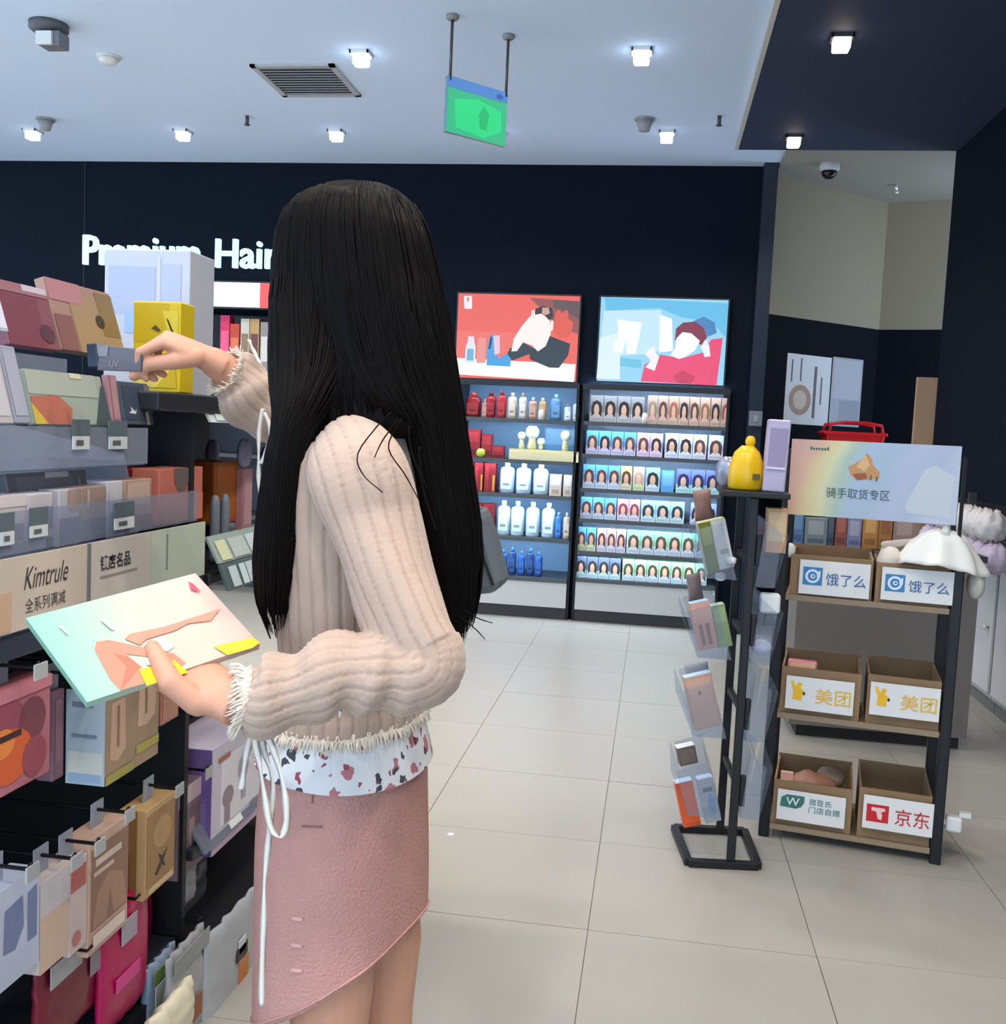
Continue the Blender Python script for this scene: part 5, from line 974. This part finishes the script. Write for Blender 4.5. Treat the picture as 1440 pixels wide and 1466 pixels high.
for i in range(nv):
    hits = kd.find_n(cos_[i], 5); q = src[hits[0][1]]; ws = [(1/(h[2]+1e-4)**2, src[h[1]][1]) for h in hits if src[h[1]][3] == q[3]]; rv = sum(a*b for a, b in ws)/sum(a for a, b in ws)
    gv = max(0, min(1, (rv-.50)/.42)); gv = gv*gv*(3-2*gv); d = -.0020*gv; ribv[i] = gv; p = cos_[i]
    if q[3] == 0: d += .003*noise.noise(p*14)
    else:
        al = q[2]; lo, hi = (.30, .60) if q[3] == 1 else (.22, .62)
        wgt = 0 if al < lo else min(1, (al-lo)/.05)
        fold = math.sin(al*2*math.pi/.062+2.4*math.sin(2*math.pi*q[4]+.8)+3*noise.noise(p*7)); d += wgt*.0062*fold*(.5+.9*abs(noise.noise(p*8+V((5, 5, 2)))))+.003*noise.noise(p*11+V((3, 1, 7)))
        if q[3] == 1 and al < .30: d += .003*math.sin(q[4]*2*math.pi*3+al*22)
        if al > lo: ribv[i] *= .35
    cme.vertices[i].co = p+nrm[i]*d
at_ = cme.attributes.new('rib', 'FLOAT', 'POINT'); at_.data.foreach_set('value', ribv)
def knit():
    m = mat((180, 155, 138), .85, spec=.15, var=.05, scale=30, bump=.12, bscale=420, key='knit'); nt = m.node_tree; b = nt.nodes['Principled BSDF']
    a = nt.nodes.new('ShaderNodeAttribute'); a.attribute_name = 'rib'; mx = nt.nodes.new('ShaderNodeMixRGB'); mx.inputs[2].default_value = rgb((150, 128, 114)); src_ = b.inputs['Base Color'].links[0].from_socket  # darker grooves: crease shade put into the knit colour
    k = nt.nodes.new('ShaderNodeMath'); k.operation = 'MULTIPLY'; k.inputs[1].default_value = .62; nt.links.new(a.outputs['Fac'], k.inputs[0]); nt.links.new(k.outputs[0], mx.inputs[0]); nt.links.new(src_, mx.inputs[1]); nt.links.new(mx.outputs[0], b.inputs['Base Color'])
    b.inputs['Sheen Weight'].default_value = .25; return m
KNIT = knit()
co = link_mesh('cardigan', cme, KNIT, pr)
# frayed trim at cuffs and hem
FRAY = mat((226, 212, 194), .9)
def fray(rg, dirv, n, ln, name, thick=.0011):
    mb = MB(); k = len(rg)
    for i in range(n):
        p = rg[int(i/n*k) % k].lerp(rg[(int(i/n*k)+1) % k], (i/n*k) % 1); c = sum(rg, V())/k; o = (p-c).normalized(); d = (V(dirv)+o*random.uniform(-.1, .7)+V((random.uniform(-.4, .4), random.uniform(-.4, .4), random.uniform(-.4, .4)))).normalized()
        L = ln*random.uniform(.5, 1.2); p = p-o*.003
        mb.tube([p-d*.008, p+d*L*.5, p+d*L+V((0, 0, -.15*L))], [thick, thick, thick*.4], 4)
    ob = mb.build(name, FRAY, co, True); ob['kind'] = 'stuff'
fray(s1r[-1], (W1-EL1).normalized(), 260, .018, 'cuff_fringe'); fray(s2r[-1], (W2-EL2).normalized(), 220, .016, 'cuff_fringe')
fray(ringN(rows[-1], .016, 120), (0, 0, -1), 620, .016, 'hem_fringe', .0013)
def ribbon(pts, wd=.0045, nm='ribbon'):
    P = lerp_rows([tuple(p) for p in pts], 10*len(pts)); mb = MB(); R = []
    for i, p in enumerate(P):
        p = V(p); tw = math.sin(i*.23)*.8; u = V((math.cos(tw), math.sin(tw)*.6, 0)); q = V((-u.y, u.x, 0))
        R.append([p+u*wd, p+q*.0008, p-u*wd, p-q*.0008])
    return mb.loft(R).build(nm, mat((222, 214, 202), .6), co, True)
def rb(Y, *pp): return [at_y(x, y, Y) for x, y in pp]
ribbon(rb(1.10, (372, 1030), (378, 1075), (390, 1120), (386, 1190), (378, 1260), (377, 1340), (374, 1440)), .0042)
ribbon(rb(1.09, (374, 1032), (390, 1070), (404, 1120), (411, 1170), (404, 1196), (392, 1194), (382, 1160), (372, 1100), (366, 1060), (372, 1036)), .0048)
ribbon(rb(1.11, (370, 1030), (352, 1080), (345, 1130)), .005)
ribbon(rb(1.60, (376, 585), (371, 620), (370, 665), (372, 700), (380, 730), (390, 748)), .0042)
ribbon(rb(1.595, (378, 590), (386, 610), (383, 640), (374, 664)), .0042)
ribbon(rb(1.62, (372, 520), (362, 500), (356, 486)), .004)
# --- blouse
def floral():
    m = bpy.data.materials.new('floral_cotton'); m.use_nodes = True; nt = m.node_tree; b = nt.nodes['Principled BSDF']; b.inputs['Roughness'].default_value = .8
    tc = nt.nodes.new('ShaderNodeTexCoord'); prev = None
    for sc, th, c, off in ((30, .30, (176, 112, 120), 0), (34, .24, (62, 66, 72), 5.3), (40, .2, (150, 70, 84), 9.1)):
        mp = nt.nodes.new('ShaderNodeMapping'); mp.inputs['Location'].default_value = (off, off*.7, off*.3); nt.links.new(tc.outputs['Object'], mp.inputs[0])
        nz = nt.nodes.new('ShaderNodeTexNoise'); nz.inputs['Scale'].default_value = 60; nt.links.new(tc.outputs['Object'], nz.inputs['Vector'])
        ad = nt.nodes.new('ShaderNodeMixRGB'); ad.blend_type = 'LINEAR_LIGHT'; ad.inputs[0].default_value = .012; nt.links.new(mp.outputs[0], ad.inputs[1]); nt.links.new(nz.outputs['Color'], ad.inputs[2])
        vo = nt.nodes.new('ShaderNodeTexVoronoi'); vo.inputs['Scale'].default_value = sc; nt.links.new(ad.outputs[0], vo.inputs['Vector'])
        lt = nt.nodes.new('ShaderNodeMath'); lt.operation = 'LESS_THAN'; lt.inputs[1].default_value = th; nt.links.new(vo.outputs['Distance'], lt.inputs[0])
        mx = nt.nodes.new('ShaderNodeMixRGB'); mx.inputs[2].default_value = rgb(c); nt.links.new(lt.outputs[0], mx.inputs[0])
        if prev is None: mx.inputs[1].default_value = rgb((216, 216, 216))
        else: nt.links.new(prev.outputs[0], mx.inputs[1])
        prev = mx
    nt.links.new(prev.outputs[0], b.inputs['Base Color']); return m
bl = []
for p, g in ((900, .004), (1000, .008), (1030, .012), (1060, .018), (1078, .024)):
    R = trow(p, g)
    if p == 1078: R = [q+ZA*(.012*(q-at_y(500, 1078, PY)).dot(FW)/.1) for q in R]
    bl.append(R)
MB().loft(bl, 0, False, False).build('blouse', floral(), pr, True)
# --- skirt
sk = []; n = 72
SR = [(1042, 499, .093, .138), (1060, 499, .098, .144), (1100, 497, .102, .152), (1160, 494, .105, .158), (1230, 493, .106, .161), (1300, 492, .1065, .162), (1376, 491, .1065, .163)]
SR = lerp_rows(SR, 40)
for i, r in enumerate(SR):
    c = at_y(r[1], r[0], PY); R = []; v = i/40
    for j in range(n):
        t = 2*math.pi*j/n; ca, sa = math.cos(t), math.sin(t); p_ = 2/2.2; x = abs(ca)**p_*(1 if ca >= 0 else -1); y = abs(sa)**p_*(1 if sa >= 0 else -1)
        k = 1+.016*noise.noise(V((ca*2, sa*2, v*3)))+.012*v*math.sin(5*t+2*v)
        q = c+FW*(r[2]*x*k)+LT*(r[3]*y*k); q.z -= v*v*(.072*ca) ; R.append(q)
    sk.append(R)
inner = [[q+(c_-q)*.03 for q in R] for R, c_ in ((sk[-1], sum(sk[-1], V())/n), (sk[-3], sum(sk[-3], V())/n))]
WOOL = mat((190, 141, 132), .9, spec=.1, var=.10, scale=9, bump=.35, bscale=260)
so = MB().loft(sk+inner, 0, False, False).build('skirt', WOOL, pr, True)
so.data.update()
def onskirt(px, py): r = ray(px, py); k = min((math.hypot((q-CAMP-r*((q-CAMP).dot(r)/r.dot(r))).length, 0), q.y, i) for i, R in enumerate(sk) for q in R if q.y < PY); return CAMP+r*((k[1])/r.y)
SEAM = mat((150, 104, 104), .9)
for a, b in (((452, 1062), (447, 1150)), ((432, 1183), (462, 1184))):
    P = [onskirt(a[0]+(b[0]-a[0])*i/6, a[1]+(b[1]-a[1])*i/6) for i in range(7)]; P = [p-(p-CAMP).normalized()*.001 for p in P]; MB().tube(P, .0012, 5).build('seam', SEAM, so, True)
for x, y in ((425, 1316), (424, 1354), (424, 1390)):
    p = onskirt(x, y); MB().ball(p, .006, 10, 0, (1.6, .35, .6)).build('button', mat((206, 156, 150), .6), so, True)
hemR = sk[-2]; MB().tube([q+(q-sum(hemR, V())/n)*.006 for q in hemR]+[hemR[0]+(hemR[0]-sum(hemR, V())/n)*.006], .0016, 6).build('hem_seam', WOOL, so, True)
# --- hair
hairm = mat((13, 9, 8), .6, spec=.1, key='hair'); hb_ = hairm.node_tree.nodes['Principled BSDF']; hb_.inputs['Anisotropic'].default_value = .6
HROW = [(266, 492, 556), (274, 462, 572), (288, 432, 588), (310, 413, 602), (340, 403, 613), (400, 397, 627), (450, 401, 637), (500, 406, 646), (550, 408, 655), (590, 410, 661), (612, 430, 640), (625, 455, 600)]
LROW = [(430, 402, 540, 1.345, .085), (480, 406, 530, 1.335, .085), (530, 408, 515, 1.315, .080), (575, 408, 488, 1.285, .074), (610, 404, 462, 1.265, .064), (650, 391, 446, 1.25, .056), (700, 382, 440, 1.245, .05), (750, 375, 436, 1.245, .048), (800, 370, 430, 1.245, .045), (850, 371, 421, 1.245, .035), (880, 378, 414, 1.245, .025), (902, 390, 408, 1.245, .012)]
RROW = [(430, 520, 633, 1.36, .09), (500, 535, 646, 1.36, .085), (560, 560, 656, 1.365, .08), (600, 582, 662, 1.37, .078), (650, 594, 669, 1.375, .075), (700, 604, 677, 1.375, .072), (750, 614, 684, 1.375, .07), (800, 626, 687, 1.375, .065), (850, 640, 684, 1.375, .05), (890, 648, 676, 1.375, .035), (918, 657, 667, 1.375, .015)]
def hring(py, xl, xr, Y, b, n=48):
    A, B = at_y(xl, py, Y), at_y(xr, py, Y); c = (A+B)/2; a = (B-A).length/2; R = []
    for j in range(n):
        t = 2*math.pi*j/n; k = 1+.03*noise.noise(V((math.cos(t)*5, math.sin(t)*5, py*.004+Y)))+.012*math.sin(19*t+py*.01)
        R.append(c+V((a*k*math.cos(t), b*k*math.sin(t), 0)))
    return R
def hY(py): return 1.365
hb0 = {266: .03, 274: .055, 288: .078, 310: .092, 340: .1, 400: .104, 450: .104, 500: .1, 550: .1, 590: .1, 612: .1, 625: .085}
HX = MB()
HX.loft([hring(p, l, r, 1.36, hb0[p]) for p, l, r in HROW])
for RW_ in (LROW, RROW):
    keep = [q_ for q_ in RW_ if q_[0] <= 805]; last = keep[-1]; xm = (last[1]+last[2])/2+(0 if RW_ is LROW else 12)
    HX.loft([hring(*q_) for q_ in keep]+[hring(850, xm-(xm-last[1])*.6, xm+(last[2]-xm)*.6, last[3], last[4]*.6), hring(880, xm-8, xm+8, last[3], .01)])
ho = link_mesh('hair', remeshed(HX, .004, 3, .4), hairm, pr)
# strands
def rowx(rows, py):
    if py <= rows[0][0]: return rows[0][1:]
    for i in range(len(rows)-1):
        if py <= rows[i+1][0]:
            f = (py-rows[i][0])/(rows[i+1][0]-rows[i][0]); return [a+(b-a)*f for a, b in zip(rows[i][1:], rows[i+1][1:])]
    return rows[-1][1:]
HR5 = [(p, l, r, 1.36, hb0[p]) for p, l, r in HROW if p <= 590]
ST = MB()
for k_ in range(760):
    s0 = random.random(); side = -1 if random.random() < .72 else 1; pts = []; left = s0 < .48; end = random.uniform(810, 915) if left else random.uniform(830, 930)
    sl_ = (s0/.48 if left else (s0-.48)/.52); jit = random.uniform(-3, 3); py = 272+random.random()*60*abs(s0-.5)*2; lift = random.uniform(.0005, .004)
    while py < end:
        A5 = rowx(HR5, min(py, 590)); w_ = 0 if py < 470 else min(1, (py-470)/150); w_ = w_*w_*(3-2*w_)
        if py > 430:
            B5 = rowx(LROW if left else RROW, py); xa = A5[0]+(A5[1]-A5[0])*s0; xb = B5[0]+(B5[1]-B5[0])*sl_
            # lie on whichever surface is nearer the outside
            x = xa+(xb-xa)*w_; snA = max(-1, min(1, 2*(x-A5[0])/(A5[1]-A5[0])-1)); snB = max(-1, min(1, 2*(x-B5[0])/(B5[1]-B5[0])-1))
            ya = A5[2]+side*A5[3]*math.sqrt(1-snA*snA); yb = B5[2]+side*B5[3]*math.sqrt(1-snB*snB)
            y = yb if py > 600 else (min(ya, yb) if side < 0 else max(ya, yb))
        else:
            x = A5[0]+(A5[1]-A5[0])*s0; sn = s0*2-1; y = A5[2]+side*A5[3]*math.sqrt(1-sn*sn)
        x += jit*math.sin(py*.012+k_); q = at_y(x, py, A5[2]+(B5[2]-A5[2])*w_ if py > 430 else A5[2]); q = V((q.x, y+side*lift, q.z)); pts.append(q); py += 26
    if len(pts) > 4: ST.tube(pts, [.0015]*(len(pts)-4)+[.0013, .0011, .0008, .0003], 4)
for k_ in range(330):
    kind = k_ % 3; pts = []; s0 = random.random(); py = random.uniform(440, 500); lift = random.uniform(.0005, .003)
    if kind == 0: RWs, e0 = HR5, random.uniform(585, 618); s0 = .28+.5*s0
    elif kind == 1: RWs, e0 = LROW, random.uniform(800, 905)
    else: RWs, e0 = RROW, random.uniform(840, 925)
    ph = random.random()*6
    while py < e0:
        B5 = rowx(RWs, py); x = B5[0]+(B5[1]-B5[0])*s0+1.5*math.sin(py*.02+ph); sn = max(-1, min(1, 2*s0-1)); q = at_y(x, py, B5[2]); pts.append(V((q.x, B5[2]-B5[3]*math.sqrt(1-sn*sn)-lift, q.z))); py += 22
    if len(pts) > 3: ST.tube(pts, [.0004]+[.0015]*(len(pts)-3)+[.001, .0003], 4)
so_ = ST.build('hair_strands', hairm, ho, True); so_['kind'] = 'stuff'
WS = MB()
for pp in (((560, 590), (540, 610), (512, 650), (520, 680), (548, 705)), ((575, 600), (556, 640), (580, 680), (602, 720)), ((585, 610), (590, 650), (612, 700)), ((570, 600), (548, 630), (536, 655)), ((600, 640), (606, 700), (625, 760)), ((660, 870), (684, 885), (705, 892)), ((655, 880), (680, 900), (694, 915))):
    P = lerp_rows([tuple(at_y(x, y, 1.16 if x < 640 else 1.33)) for x, y in pp], 14); WS.tube([V(p) for p in P], [.0009]*11+[.0007]*4, 4)
w_ = WS.build('loose_strands', hairm, ho, True); w_['kind'] = 'stuff'
# ================================================================== THINGS SHE HOLDS
pkg = thing('flat_product_box', 'mint and cream flat box with leg picture held in the lower hand', 'box', (PA+PC)/2)
uu = (PB-PA); vv = (PD-PA); nn_ = PN
m_ = MB().hexa([PD-nn_*.009, PC-nn_*.009, PB-nn_*.009, PA-nn_*.009, PD, PC, PB, PA])
def gradm():
    m = bpy.data.materials.new('mint_gradient_print'); m.use_nodes = True; nt = m.node_tree; b = nt.nodes['Principled BSDF']; b.inputs['Roughness'].default_value = .3; b.inputs['Specular IOR Level'].default_value = .4
    tc = nt.nodes.new('ShaderNodeTexCoord'); dt = nt.nodes.new('ShaderNodeVectorMath'); dt.operation = 'DOT_PRODUCT'; ul = (PC-PA).normalized(); dt.inputs[1].default_value = (PB-PA).normalized()*.85+ul*.25
    nt.links.new(tc.outputs['Object'], dt.inputs[0]); mr = nt.nodes.new('ShaderNodeMapRange'); mr.inputs[1].default_value = -.13; mr.inputs[2].default_value = .13; nt.links.new(dt.outputs['Value'], mr.inputs[0])
    r = nt.nodes.new('ShaderNodeValToRGB'); e = r.color_ramp.elements; cs = [(0, (132, 188, 164)), (.25, (158, 186, 166)), (.5, (184, 180, 162)), (.8, (198, 176, 160)), (1, (202, 162, 150))]
    while len(e) < len(cs): e.new(.5)
    for i, (p, c) in enumerate(cs): e[i].position = p; e[i].color = rgb(c)
    nt.links.new(mr.outputs[0], r.inputs[0]); nt.links.new(r.outputs[0], b.inputs['Base Color']); return m
m_.build('box', gradm(), pkg)
kx = lambda *pp: [(lambda P: ((P-PD).dot((PC-PD).normalized())/(PC-PD).length, (P-PD).dot((PA-PD).normalized())/(PA-PD).length))(CAMP+ray(x/3.4286, 800+y/3.4286)*(nn_.dot(PA-CAMP)/nn_.dot(ray(x/3.4286, 800+y/3.4286)))) for x, y in pp]
flat('picture', pkg, PD, (PC-PD).normalized(), (PA-PD).normalized(), (PC-PD).length, (PA-PD).length, [
    ((226, 132, 108), kx((470, 440), (480, 400), (540, 390), (700, 425), (850, 455), (905, 500), (880, 520), (720, 470), (620, 460), (690, 520), (720, 600), (590, 640), (545, 590))),
    ((206, 112, 92), kx((590, 640), (690, 520), (620, 470), (560, 455), (620, 520))),
    ((230, 138, 114), kx((615, 385), (640, 360), (800, 325), (960, 270), (1075, 230), (1030, 290), (920, 305), (860, 340), (720, 385), (690, 415))),
    ((246, 236, 232), kx((700, 410), (790, 372), (850, 420), (820, 445), (720, 425))), ((246, 240, 236), kx((712, 480), (800, 485), (760, 515), (720, 515))),
    ((240, 204, 40), kx((680, 540), (850, 490), (915, 550), (715, 620))), ((240, 206, 60), kx((1040, 420), (1225, 374), (1262, 398), (1225, 425), (1105, 462))), ((206, 70, 90), kx((925, 100), (950, 112), (985, 150), (940, 140))),
    ((190, 206, 196), kx((500, 295), (520, 290), (570, 340), (556, 345))), ((196, 212, 200), kx((300, 330), (312, 326), (350, 365), (340, 370)))], rough=.22, off=.0006)
q = at_y(170, 512, 1.53); sa = thing('foil_sachet', 'dark grey foil sachet pinched in the raised hand', 'sachet', q)
A, B, C_, D = at_y(143, 494, 1.545), at_y(203, 500, 1.52), at_y(200, 532, 1.52), at_y(139, 530, 1.545); nn2 = (B-A).cross(D-A).normalized()
if nn2.y > 0: nn2 = -nn2
MB().hexa([D-nn2*.006, C_-nn2*.006, B-nn2*.006, A-nn2*.006, D, C_, B, A]).build('sachet', mat((88, 86, 94), .3), sa, bevel=.001)
u_ = (C_-D).normalized(); v_ = (A-D); v_ = (v_-u_*v_.dot(u_)).normalized()
text('lettering', 'UV', sa, D+u_*.028+v_*.006, u_, v_, .018, .010, mat((150, 140, 140), .4), .0012)
MB().hexa([p-nn2*-.0008 for p in (D.lerp(A, .55), D.lerp(A, .55)+u_*.02, D.lerp(A, .95)+u_*.02, D.lerp(A, .95))]+[p+nn2*.0014 for p in (D.lerp(A, .55), D.lerp(A, .55)+u_*.02, D.lerp(A, .95)+u_*.02, D.lerp(A, .95))]).build('light_patch', mat((120, 118, 126), .3), sa)
# handbag behind her back
hg = thing('shoulder_bag', 'grey leather shoulder bag hanging behind the back', 'bag', at_y(670, 855, 1.5))
LEA = mat((92, 98, 104), .5, bump=.15, bscale=200)
BO = at_y(700, 800, 1.49)
bp_ = [at_y(x, y, 1.49) for x, y in ((600, 860), (600, 740), (660, 725), (690, 732), (704, 775), (719, 832), (717, 844), (700, 851))]
MB().prism([(p.x-BO.x, p.z-BO.z) for p in bp_][::-1], .08, BO, XA, ZA).build('bag_body', LEA, hg, bevel=.012)
P = [at_y(x, y, 1.485) for x, y in ((664, 735), (684, 775), (706, 838))]; MB().tube(P, .002, 6).build('seam', mat((40, 42, 46), .5), hg, True)
P = [at_y(690, 735, 1.53), at_y(640, 690, 1.52), at_y(560, 640, 1.52)+V((0, 0, .02)), at_y(520, 640, 1.53)+V((0, 0, .025)), at_y(450, 720, 1.55)]; MB().tube(P, .006, 6).build('strap', LEA, hg, True)

o = MB().prism([(0, 0), (.018, .002), (.02, .016), (.004, .019)], .0012, at_z(640, 1195, .0015), XA, YA).build('paper_scrap', mat((236, 236, 232), .6)); tag(o, 'tiny white scrap of paper lying on the floor tiles', 'paper scrap')
